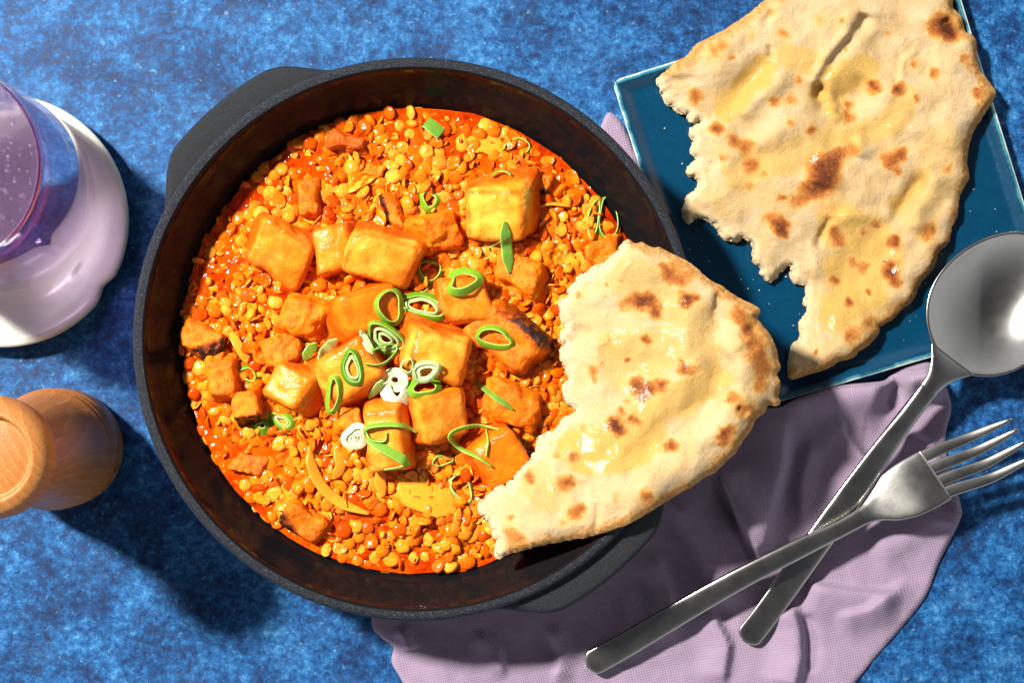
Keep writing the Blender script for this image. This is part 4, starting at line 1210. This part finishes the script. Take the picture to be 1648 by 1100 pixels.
    for k in rs.choice(pick, min(len(pick), 700)):
        v = rv[k]; f = rs.rand(); s_ = rs.uniform(0.02, 0.055); out = slope[k] * f + rs.uniform(-3.0, 0.0)
        z_ = (zt[v] * (1 - f) + zb[v] * f) + rs.uniform(-.03, .02)
        a_ = math.atan2(-ny_[k], nx_[k]) + rs.uniform(-3, 3)
        q_ = sv * (1 + 0.5 * rs.uniform(-1, 1, (len(sv), 1))) * np.array([rs.uniform(0.8, 1.3), 1.2, 0.8]) * s_
        q_ = np.stack([q_[:, 0] * math.cos(a_) - q_[:, 1] * math.sin(a_), q_[:, 0] * math.sin(a_) + q_[:, 1] * math.cos(a_), q_[:, 2]], 1)
        Vc.append(q_ * CM + np.array(W(bx[k] + nx_[k] * out, by[k] + ny_[k] * out, z_)) - np.array(o.location)); Fc += [tuple(i + oc for i in t_) for t_ in sf]; oc += len(sv)
    nz = np.zeros(oc)
    link('torn_crumb', mesh_from('torn_crumb', np.vstack(Vc), Fc, attrs=dict(char=nz, oil=nz, crust=nz, crumb=nz + 0.9)), M['naan'], o)['kind'] = 'stuff'
    return px, py, zt

BIG_SPOTS = [(1520, 40, 22, .95), (1535, 52, 14, .6), (1500, 48, 12, .4), (1154, 206, 12, .8), (1180, 226, 13, .6), (1202, 238, 14, .6), (1150, 82, 16, .42), (1165, 70, 10, .35), (1178, 92, 7, .5), (1262, 52, 12, .45), (1318, 268, 22, .8), (1330, 290, 22, .85), (1312, 302, 16, .7),
             (1345, 262, 14, .6), (1352, 248, 12, .6), (1295, 312, 16, .5), (1280, 325, 14, .35), (1432, 258, 15, .75), (1450, 248, 12, .7), (1444, 278, 8, .6), (1406, 140, 13, .8), (1448, 144, 12, .75), (1440, 142, 8, .4), (1366, 188, 12, .6), (1364, 168, 9, .5), (1374, 240, 14, .5),
             (1305, 210, 10, .75), (1246, 162, 13, .5), (1274, 160, 11, .5), (1284, 128, 9, .45), (1272, 196, 9, .4), (1256, 364, 14, .85), (1262, 376, 10, .7), (1240, 352, 16, .45), (1258, 318, 8, .65), (1206, 270, 15, .45), (1214, 262, 10, .4), (1164, 254, 8, .5), (1230, 282, 9, .4), (1206, 300, 10, .35),
             (1390, 375, 10, .5), (1350, 385, 14, .6), (1342, 372, 9, .5), (1434, 434, 17, .95), (1442, 456, 12, .6), (1440, 390, 13, .85), (1410, 362, 10, .55), (1390, 430, 12, .55), (1365, 486, 9, .8), (1398, 470, 8, .75), (1344, 452, 11, .7), (1372, 420, 10, .5), (1312, 567, 6, .8), (1272, 590, 12, .4),
             (1492, 378, 16, .5), (1500, 364, 10, .4), (1576, 150, 12, .65), (1504, 118, 9, .55), (1552, 88, 9, .45), (1552, 100, 8, .3), (1372, 540, 18, .5), (1400, 520, 16, .45), (1366, 545, 8, .4), (1524, 272, 11, .45), (1470, 102, 8, .55), (1476, 158, 8, .5), (1428, 52, 9, .3), (1320, 30, 12, .3), (1355, 34, 7, .35),
             (1120, 158, 12, .5), (1116, 148, 8, .4), (1360, 80, 5, .4), (1175, 36, 6, .3), (1240, 20, 8, .3), (1210, 60, 8, .3), (1330, 340, 22, .25), (1450, 190, 16, .18), (1240, 230, 26, .15)]
BIG_OILS = [([(1232, 108), (1200, 140), (1170, 172)], 26, 1.0), ([(1268, 90), (1300, 100)], 26, .8), ([(1330, 150), (1350, 128), (1388, 112)], 34, 1.0), ([(1340, 160), (1352, 180)], 26, .9), ([(1320, 240), (1380, 222), (1440, 195), (1460, 160)], 26, .85), ([(1190, 280), (1260, 255), (1330, 232)], 34, .75), ([(1350, 360), (1400, 380), (1420, 420)], 46, 1.0),
            ([(1350, 500), (1370, 480), (1395, 470)], 46, 1.0), ([(1360, 440), (1400, 430)], 46, 1.0), ([(1445, 330), (1470, 305), (1490, 280)], 16, .9), ([(1170, 330), (1230, 310)], 28, .4), ([(1480, 350), (1500, 300), (1520, 230)], 40, .45)]
BIG_FEATS = [([(1250, 86), (1222, 112), (1195, 140), (1150, 192)], -0.46, 20, 30, 0.35), ([(1270, 110), (1220, 160), (1180, 195)], 0.25, 20, 18, 0.2), ([(1396, 20), (1388, 40), (1345, 92), (1322, 125), (1318, 165)], -0.42, 14, 14, 0.1), ([(1375, 40), (1330, 95), (1306, 140)], 0.30, 30, 12, 0.15), ([(1330, 175), (1316, 160), (1322, 130)], -0.3, 10, 10, 0.2),
             ([(1345, 170), (1372, 150), (1400, 120)], -0.30, 30, 30, 0.2), ([(1335, 170), (1345, 188), (1352, 182)], 0.28, 12, 12, 0.2), ([(1320, 240), (1370, 225), (1440, 198)], -0.22, 20, 26, 0.2), ([(1290, 190), (1240, 220), (1200, 235)], 0.18, 20, 20, 0.2), ([(1380, 255), (1386, 215)], 0.25, 12, 20, 0.2),
             ([(1498, 270), (1475, 300), (1452, 335), (1430, 348)], -0.5, 14, 18, 0.3), ([(1510, 270), (1500, 305), (1478, 345), (1480, 380)], 0.35, 22, 30, 0.2), ([(1340, 348), (1325, 372), (1315, 402)], -0.28, 7, 9, 0.15), ([(1322, 300), (1330, 270)], 0.25, 26, 26, 0.2), ([(1345, 345), (1400, 345), (1440, 350)], 0.22, 10, 18, 0.2),
             ([(1450, 80), (1446, 120), (1440, 140)], -0.10, 5, 7, 0.2), ([(1480, 76), (1452, 100), (1444, 130)], 0.14, 8, 6, 0.2), ([(1292, 480), (1310, 540), (1285, 600)], 0.10, 16, 26, 0.2), ([(1150, 270), (1146, 262), (1140, 285)], -0.15, 5, 8, 0.2), ([(1500, 120), (1520, 180), (1500, 240)], 0.20, 40, 50, 0.2),
             ([(1238, 0), (1244, 18), (1225, 45)], -0.2, 8, 10, 0.2), ([(1240, 70), (1242, 95)], -0.18, 5, 8, 0.2), ([(1520, 25), (1530, 45), (1545, 60)], -0.35, 14, 12, 0.2)]
SMALL_SPOTS = [(1022, 484, 16, .75), (1045, 482, 14, .75), (1035, 490, 10, .5), (1104, 484, 15, .9), (1118, 480, 8, .5), (1078, 442, 16, .75), (1066, 428, 10, .5), (1098, 452, 10, .5), (1056, 502, 12, .8), (1090, 418, 12, .5), (1000, 492, 10, .35), (1040, 548, 10, .9), (1008, 581, 6, .75), (953, 596, 11, .6), (957, 612, 8, .4), (969, 586, 5, .5), (1024, 618, 15, .85),
               (1046, 626, 12, .75), (1066, 620, 12, .8), (1100, 592, 13, .7), (1120, 596, 8, .4), (1034, 640, 14, .6), (1010, 648, 8, .3), (987, 684, 14, 1.0), (996, 694, 10, .7), (1018, 676, 10, .55), (1000, 662, 8, .55), (1030, 682, 12, .4), (1080, 719, 11, .85), (848, 764, 14, .55), (856, 776, 9, .4), (922, 734, 11, .65), (894, 732, 9, .4), (908, 780, 16, .6), (920, 776, 8, .4), (924, 828, 15, .6), (935, 820, 10, .4), (905, 846, 9, .3),
               (1188, 505, 16, .6), (1206, 528, 16, .8), (1216, 560, 22, .6), (1228, 590, 20, .55), (1222, 620, 16, .5), (1165, 704, 15, .8), (1176, 690, 10, .5), (1040, 802, 14, .6), (1050, 810, 10, .4), (822, 864, 18, .5), (842, 872, 12, .4), (820, 832, 7, .5), (930, 474, 9, .45), (1180, 640, 12, .5), (1200, 660, 18, .5), (1000, 452, 8, .3), (975, 458, 5, .45), (975, 478, 5, .3), (990, 800, 12, .25), (880, 790, 14, .2), (1110, 440, 16, .4), (940, 690, 8, .3)]
SMALL_OILS = [([(1010, 440), (1060, 470), (1120, 520)], 44, .55), ([(990, 560), (1060, 560), (1130, 570)], 40, .7), ([(1040, 660), (1100, 640), (1150, 610)], 36, .9), ([(925, 720), (960, 715), (1000, 700), (1050, 690)], 34, 1.0), ([(950, 745), (1000, 740), (1050, 715)], 28, 1.0), ([(850, 760), (880, 800)], 34, .5), ([(1000, 600), (1040, 610)], 40, .6), ([(920, 735), (930, 750)], 14, 1.0)]
SMALL_FEATS = [([(1160, 470), (1152, 510), (1150, 560), (1162, 598), (1158, 625), (1110, 672), (1060, 715), (1010, 762), (960, 775)], -0.34, 22, 34, 0.15), ([(1195, 520), (1200, 580), (1195, 640), (1150, 700), (1090, 750), (1020, 800)], 0.30, 34, 26, 0.15), ([(1156, 468), (1152, 520)], -0.22, 6, 8, 0.2), ([(1215, 535), (1185, 556), (1165, 575)], 0.20, 14, 20, 0.2), ([(1222, 520), (1190, 548)], -0.16, 8, 10, 0.2),
               ([(945, 525), (925, 540), (915, 545)], -0.28, 10, 12, 0.2), ([(985, 545), (960, 555), (940, 545)], 0.12, 10, 12, 0.2), ([(1178, 612), (1160, 628), (1170, 650)], 0.22, 16, 18, 0.2), ([(956, 862), (962, 832), (960, 810)], -0.12, 5, 5, 0.1), ([(900, 690), (940, 690), (980, 665)], -0.10, 12, 14, 0.2), ([(850, 840), (900, 850), (960, 840)], 0.14, 20, 16, 0.2), ([(1186, 655), (1205, 668)], -0.2, 8, 8, 0.2)]
def big_base(x, y): return 0.78 + 0.10 * fbm(x / 150, y / 150, seed=71)
def small_base(x, y):
    r = np.hypot(x - 668, y - 546)
    return np.interp(r, [180, 260, 330, 440, 470, 700], [4.05, 4.15, 4.75, 5.56, 5.62, 5.25])
build_naan('flatbread', BIG, torn_big, big_base, 0.88, 3.0, 50, BIG_SPOTS, BIG_OILS, BIG_FEATS, 'large torn flatbread with toasted spots lying on the square teal plate', None)
build_naan('flatbread', SMALL, torn_small, small_base, 0.72, 2.7, 90, SMALL_SPOTS, SMALL_OILS, SMALL_FEATS, 'small torn flatbread leaning from the stew over the pan rim', None)
build_lentils()

# ------------------------------------------------------------------ cutlery
def loft(sections, m=24, cap=True, sharp=0.8):
    """sections: (px, py, z, halfwidth px, thickness cm, dish cm) -> verts, faces (world m)"""
    Sx = np.asarray(sections, float); P = Wn(Sx[:, 0], Sx[:, 1], Sx[:, 2]) / CM
    T = np.gradient(P, axis=0); T /= np.linalg.norm(T, axis=1)[:, None]
    L = np.cross(np.array([0, 0, 1.0]), T); L /= np.linalg.norm(L, axis=1)[:, None]; U = np.cross(T, L)
    if Sx.shape[1] > 6:
        ra = np.radians(Sx[:, 6])[:, None]; L, U = L * np.cos(ra) + U * np.sin(ra), U * np.cos(ra) - L * np.sin(ra)
    V = []
    for i in range(len(P)):
        hw = Sx[i, 3] * (CAM_H - Sx[i, 2]) / FPX; th = Sx[i, 4] / 2; dish = Sx[i, 5]
        for k in range(m):
            a = 2 * math.pi * k / m
            c, s = math.cos(a), math.sin(a)
            c = math.copysign(abs(c) ** sharp, c); s = math.copysign(abs(s) ** sharp, s)
            ts = th * (s if s < 0 else s * (0.93 + 0.07 * (1 - c * c)))
            V.append(P[i] + L[i] * hw * c + U[i] * (ts + dish * c * c))
    F = []
    for i in range(len(P) - 1):
        for k in range(m):
            k2 = (k + 1) % m; F.append((i * m + k, (i + 1) * m + k, (i + 1) * m + k2, i * m + k2)[::-1])
    F.append(tuple(range(m))); F.append(tuple((len(P) - 1) * m + k for k in range(m - 1, -1, -1)))
    return np.array(V) * CM, F

def round_end(sec):
    """prepend a rounded tip to the first section"""
    a, b = np.array(sec[0]), np.array(sec[1]); d = (b - a)[:2]; d = d / np.hypot(*d); out = []
    for t in (0.0, 0.12, 0.3, 0.55, 0.8):
        s = a.copy(); s[:2] = a[:2] - d * a[3] * 0.75 * (1 - t); s[3] = a[3] * math.sqrt(max(0.02, 1 - (1 - t) ** 2)); s[4] = a[4] * (0.35 + 0.65 * math.sqrt(max(0, 1 - (1 - t) ** 2))); out.append(tuple(s))
    return out + [tuple(x) for x in sec]

def set_axis(o, ang):
    """rotate the object frame so local X runs along the thing (the brushing follows it)"""
    me = o.data; n = len(me.vertices); a = np.empty(n * 3); me.vertices.foreach_get('co', a); a = a.reshape(-1, 3)
    c, s = math.cos(-ang), math.sin(-ang); Rm = np.array([[c, -s, 0], [s, c, 0], [0, 0, 1]])
    me.vertices.foreach_set('co', (a @ Rm.T).ravel()); me.update(); o.rotation_euler.z = ang

def part_at(name, V, F, mat, parent, org, ang):
    me = mesh_from(name, np.asarray(V) - np.array(org), F); o = link(name, me, mat, parent); set_axis(o, ang); return o

def build_fork():
    org = W(1180, 945, 0); root = empty('fork', org)
    tag(root, 'brushed steel fork lying across the spoon handle on the napkin', 'fork')
    ang = math.atan2(1060 - 760, 1500 - 955)
    sec = spline([(958, 1066, 0.72, 21, 0.20, 0, 0), (1010, 1037, 0.92, 20.5, 0.22, 0, 0), (1100, 984, 1.22, 19, 0.25, 0, 0), (1190, 933, 1.56, 17.5, 0.28, 0, 0), (1280, 887, 1.72, 16, 0.30, 0, 0), (1345, 856, 1.66, 13.5, 0.30, 0, -3), (1385, 834, 1.66, 14, 0.26, 0.0, -7), (1395, 828.5, 1.67, 13.2, 0.17, 0.0, -9)], 40)
    V, F = loft(round_end(list(map(tuple, sec))), sharp=0.5); part_at('handle', V, F, M['steel'], root, org, ang)
    hd = spline([(1374, 840, 1.66, 13.0, 0.23, 0.0, -5), (1394, 829, 1.67, 15.5, 0.25, 0.0, -9), (1404, 823, 1.70, 19, 0.23, 0.0, -12), (1416, 816, 1.76, 26, 0.20, 0.01, -15), (1432, 807, 1.85, 36, 0.18, 0.02, -16), (1450, 796, 1.95, 43, 0.17, 0.02, -16), (1472, 784, 2.04, 46, 0.16, 0.02, -15), (1494, 772, 2.06, 46, 0.16, 0.02, -12), (1506, 765, 2.05, 45.5, 0.16, 0.02, -10)], 30)
    V, F = loft(list(map(tuple, hd)), m=28, sharp=0.6); part_at('head', V, F, M['steel'], root, org, ang)
    base = [(1484, 738), (1496, 758), (1510, 778), (1520, 797)]
    mid = [(1552, 708), (1566, 729), (1580, 750), (1590, 772)]
    tip = [(1628, 675), (1639, 692), (1654, 711), (1666, 735)]
    for b, m_, t in zip(base, mid, tip):
        b2 = (b[0] - 12, b[1] + 5)
        q = (base.index(b) - 1.5) * 0.09                                     # the head is rolled: the far tines sit lower
        s = spline([(b2[0], b2[1], 1.99 + q, 8.6, 0.08, 0, -10), (b[0] + 12, b[1] - 7, 2.02 + q, 9.8, 0.15, 0, -9), (m_[0], m_[1], 2.16 + q, 8.6, 0.17, 0, -10), ((m_[0] + t[0]) / 2 + 3, (m_[1] + t[1]) / 2 - 1, 2.40 + q, 6.4, 0.15, 0, -12), (t[0] - 8, t[1] + 4, 2.62 + q, 3.4, 0.11, 0, -8), (t[0], t[1], 2.67 + q, 1.2, 0.06, 0, 0)], 26)
        V, F = loft(list(map(tuple, s)), m=16, sharp=0.6); part_at('tine', V, F, M['steel'], root, org, ang)

def build_spoon():
    org = W(1350, 850, 0); root = empty('spoon', org)
    tag(root, 'brushed steel spoon lying under the fork with its bowl on the plate edge', 'spoon')
    ang = math.atan2(1030 - 625, 1495 - 1205)
    sec = spline([(1208, 1022, 0.55, 21, 0.18, 0), (1240, 980, 0.72, 21, 0.20, 0), (1300, 895, 0.98, 21.5, 0.24, 0), (1370, 797, 1.30, 21, 0.26, 0), (1420, 726, 1.60, 18, 0.28, 0), (1460, 672, 1.88, 15.5, 0.38, 0), (1488, 636, 2.07, 15.4, 0.30, 0), (1498, 624, 2.11, 15.0, 0.20, 0.0)], 44)
    V, F = loft(round_end(list(map(tuple, sec))), sharp=0.5); part_at('handle', V, F, M['steel'], root, org, ang)
    # bowl
    A, Bw, NR, NA = 126.0, 101.0, 26, 72
    cx, cy, th = 1604, 488, R(54)
    V = []
    def shape(r, a):
        u = math.cos(a) * r; v = math.sin(a) * r
        neck = max(0.0, -u)                                                # stretch the heel into the shoulders
        uu = u * A; vv = v * Bw * (1 - 0.13 * u - 0.16 * max(0, neck) ** 3 * 1)
        if r > 0.6 and u < -0.9: uu -= 0
        return cx + uu * math.cos(th) - vv * math.sin(th), cy - (uu * math.sin(th) + vv * math.cos(th))
    for sgn in (0, 1):
        for i in range(NR):
            r = max(0.004, i / (NR - 1))
            for j in range(NA):
                a = 2 * math.pi * j / NA; x, y = shape(r * (1 if sgn == 0 else 1.012), a)
                rimz = 2.16 + 0.10 * math.cos(a) * r + 0.34 * max(-0.25, (x - cx) / 100.0)
                z = rimz - 0.95 * (1 - r ** 2.2) - (0.13 * (1 - 0.35 * r ** 6) if sgn else 0) + (0.0 if sgn or r < 0.97 else -0.02)
                V.append(tuple(W(x, y, z)))
    F = []; n = NR * NA
    for i in range(NR - 1):
        for j in range(NA):
            j2 = (j + 1) % NA; q = (i * NA + j, (i + 1) * NA + j, (i + 1) * NA + j2, i * NA + j2)
            F.append(q); F.append(tuple(k + n for k in q[::-1]))
    for j in range(NA):
        j2 = (j + 1) % NA; F.append(((NR - 1) * NA + j, (NR - 1) * NA + j + n, (NR - 1) * NA + j2 + n, (NR - 1) * NA + j2))
    F.append(tuple(range(NA))); F.append(tuple(n + k for k in range(NA - 1, -1, -1)))
    part_at('bowl', np.array(V), F, M['steel'], root, org, ang)
    nk = spline([(1484, 641, 2.04, 14.2, 0.25, 0), (1494, 628, 2.10, 15.6, 0.27, 0), (1504, 616, 2.13, 17, 0.25, 0), (1512, 606, 2.14, 20.5, 0.21, 0), (1520, 595, 2.13, 27, 0.17, 0.01), (1527, 585.5, 2.09, 36, 0.13, 0.03), (1532, 578, 2.03, 43, 0.10, 0.06)], 22)
    V, F = loft(list(map(tuple, nk)), m=28); part_at('neck', V, F, M['steel'], root, org, ang)
build_fork()
build_spoon()

# ------------------------------------------------------------------ saucer, glass, water
AX = Vector((-17.2 * CM, 8.0 * CM, 0))
def build_saucer():
    loc = Vector((-17.15 * CM, 7.0 * CM, 0))
    notch = R(-33)
    def rm(a, r, z):
        d = (a - notch + math.pi) % (2 * math.pi) - math.pi
        k = math.exp(-(d / R(5)) ** 2)
        low = sstep(R(-3), R(-14), d) if d < 0 else 0.0
        f = float(sstep(2.5, 4.9, r))
        return (r * (1 - 0.055 * k * f + 0.0 * low), z - 0.30 * k * f * (1 if z > 0.5 else 0) )
    prof = [(0.01, 0.42), (2.0, 0.42), (3.0, 0.44), (3.5, 0.52), (3.9, 0.72), (4.3, 1.00), (4.65, 1.16), (4.88, 1.17), (5.0, 1.08), (5.02, 0.95), (4.9, 0.72), (4.5, 0.42), (4.0, 0.16), (3.6, 0.03), (3.0, 0.02), (0.01, 0.02)]
    prof = [tuple(p) for p in spline(prof, 60)]
    vs, fs = lathe(prof, 180, closed=False, rmod=rm)
    o = link('saucer', mesh_from('saucer', vs, [f[::-1] for f in fs]), M['ceramic'], loc=loc)
    tag(o, 'glossy white saucer with a pinched rim under the violet glass', 'saucer')
build_saucer()
GZ = 0.46
def gl_r(z): return float(np.interp(z, [0, 0.3, 1.2, 2.5, 5, 7.5, 9.1], [3.30, 3.62, 3.86, 3.90, 3.86, 3.76, 3.68]))
def build_glass():
    zs = [0.0, 0.08, 0.3, 0.7, 1.2, 1.8, 2.5, 3.5, 5, 6.2, 7.5, 8.6, 9.0]
    outer = [(0.01, 0.05), (2.9, 0.0)] + [(gl_r(z) , z) for z in zs[1:]]
    rimp = [(3.66, 9.07), (3.60, 9.09), (3.53, 9.05)]
    inner = [(gl_r(z) - 0.20, z) for z in (8.6, 7.5, 6.2, 5, 3.5, 2.5, 1.8)] + [(3.5, 1.45), (3.1, 1.2), (2.0, 1.08), (0.01, 1.05)]
    prof = outer + rimp + inner
    vs, fs = lathe(prof, 128, closed=False)
    o = link('drinking_glass', mesh_from('drinking_glass', vs, [f[::-1] for f in fs]), M['glass'], loc=AX + Vector((0, 0, GZ * CM)))
    tag(o, 'violet tinted glass tumbler with magenta rim standing on the saucer', 'glass')
    lv = 7.6
    w = [(0.01, 1.06), (2.0, 1.09), (3.1, 1.21), (3.5, 1.46)] + [(gl_r(z) - 0.19, z) for z in (1.8, 2.5, 3.5, 5, 6.2, 7.2)] + [(gl_r(lv) - 0.19, lv + 0.08), (gl_r(lv) - 0.30, lv + 0.02), (3.2, lv), (0.01, lv)]
    vs, fs = lathe(w, 128, closed=False)
    wo = link('water', mesh_from('water', vs, [f[::-1] for f in fs]), M['water'], loc=AX + Vector((0, 0, GZ * CM)))
    tag(wo, 'sparkling water with small bubbles inside the violet glass', 'water')
    rs = np.random.RandomState(5); V, F, off = [], [], 0
    bm = bmesh.new(); bmesh.ops.create_icosphere(bm, subdivisions=2, radius=1.0); sv = np.array([v.co[:] for v in bm.verts]); sf = [tuple(v.index for v in f.verts) for f in bm.faces]; bm.free()
    for i in range(520):
        q = rs.rand()
        if q < 0.45: z = lv - 0.05 + rs.rand() * 0.03; r = 3.3 * math.sqrt(rs.rand())
        elif q < 0.8: z = rs.uniform(1.6, lv - 0.2); r = gl_r(z) - 0.27
        else: z = rs.uniform(1.3, lv - 0.2); r = 3.2 * math.sqrt(rs.rand())
        a = rs.rand() * 6.283; s = rs.choice([0.04, 0.055, 0.075, 0.10], p=[.35, .35, .2, .1])
        V.append((sv * s + np.array([r * math.cos(a), r * math.sin(a), z])) * CM); F += [tuple(k + off for k in f) for f in sf]; off += len(sv)
    b = link('bubbles', mesh_from('bubbles', np.vstack(V), F), M['bubble'], wo); b['kind'] = 'stuff'
build_glass()

# ------------------------------------------------------------------ pepper mill
def build_mill():
    loc = Vector((-14.85 * CM, -2.02 * CM, 0)); root = empty('pepper_mill', loc)
    tag(root, 'turned beech wood pepper mill standing at the left of the pan', 'pepper mill')
    body = [(0.01, 0.0), (2.25, 0.0), (2.33, 0.06), (2.36, 0.3), (2.37, 1.5), (2.36, 2.0), (2.30, 2.06), (2.36, 2.14), (2.37, 2.35), (2.31, 2.42), (2.35, 2.5), (2.34, 2.72), (2.26, 2.80), (2.30, 2.9), (2.27, 3.05), (2.18, 3.3), (2.06, 4.2), (1.92, 5.4), (1.78, 6.8), (1.66, 8.0), (1.6, 8.6), (1.58, 8.8), (0.01, 8.8)]
    vs, fs = lathe(body, 128, closed=False); link('body', mesh_from('body', vs, [f[::-1] for f in fs]), M['wood'], root)
    cap = [(0.01, 8.85), (1.55, 8.85), (1.62, 8.92), (1.75, 9.2), (1.98, 9.8), (2.07, 10.3), (2.09, 10.6), (2.02, 10.95), (1.86, 11.25), (1.62, 11.42), (1.50, 11.46), (1.43, 11.42), (1.38, 11.30), (1.36, 11.18), (1.30, 11.10), (1.0, 11.16), (0.5, 11.22), (0.01, 11.24)]
    cap = [tuple(p) for p in spline(cap, 70)]
    vs, fs = lathe(cap, 128, closed=False); link('head', mesh_from('head', vs, [f[::-1] for f in fs]), M['wood'], root)
    # burnt maker's marks low on the side: short curved strokes, proud of the wood
    def stroke(pts, w):
        vs, fs = [], []
        for (a, z) in pts:
            for dz in (-w, w): vs.append(((2.372 + 0.003) * math.cos(R(a)) * CM, 2.375 * math.sin(R(a)) * CM, (z + dz) * CM))
        for i in range(len(pts) - 1): fs.append((2 * i, 2 * i + 2, 2 * i + 3, 2 * i + 1))
        return vs, fs
    V, F, off = [], [], 0
    marks = [[(-20 + 3.6 * math.cos(t), 0.95 + 0.42 * math.sin(t)) for t in np.linspace(0, 6.283, 18)]]
    for a in (-36, -45, -54, -63, -72): marks.append([(a - 2, 0.8), (a, 1.2), (a + 2, 0.8)])
    for mk in marks:
        v, f = stroke(mk, 0.10); V += v; F += [tuple(k + off for k in q) for q in f]; off += len(v)
    link('stamp', mesh_from('stamp', V, F), M['ink'], root)
build_mill()

# ------------------------------------------------------------------ crumbs and pepper flecks
def specks(name, label, cat, pts, size, mat, seed):
    rs = np.random.RandomState(seed); V, F, off = [], [], 0
    bm = bmesh.new(); bmesh.ops.create_icosphere(bm, subdivisions=1, radius=1.0); sv = np.array([v.co[:] for v in bm.verts]); sf = [tuple(v.index for v in f.verts) for f in bm.faces]; bm.free()
    for x, y, z in pts:
        s = size * rs.uniform(0.5, 1.4); v = sv * (1 + 0.5 * rs.uniform(-1, 1, (len(sv), 1))) * s * np.array([1, rs.uniform(.6, 1), .6]) * CM + np.array(W(x, y, z + s * 0.4)); V.append(v); F += [tuple(k + off for k in f) for f in sf]; off += len(sv)
    o = recentre(link(name, mesh_from(name, np.vstack(V), F, smooth=False), mat)); tag(o, label, cat, kind='stuff')
rs = np.random.RandomState(8)
pts = []
while len(pts) < 130:
    x, y = rs.uniform(985, 1648), rs.uniform(0, 640)
    if plate_inset(x, y) > 30: pts.append((x, y, 0.57))
specks('crumbs', 'tiny flour specks and bread crumbs scattered on the teal plate', 'crumbs', pts, 0.022, M['crumb'], 1)
pp = []
for _ in range(110):
    r = 360 * math.sqrt(rs.rand()); a = rs.rand() * 6.28; x, y = FOOD_C[0] + r * math.cos(a), FOOD_C[1] + r * math.sin(a)
    if not in_chunk(x, y, 1.0) and not inside_naan(x, y): pp.append((x, y, float(food_z(x, y)) + 0.22))
specks('pepper_flecks', 'dark ground spice flecks dotted over the stew', 'spice', pp, 0.022, M['pepper'], 2)
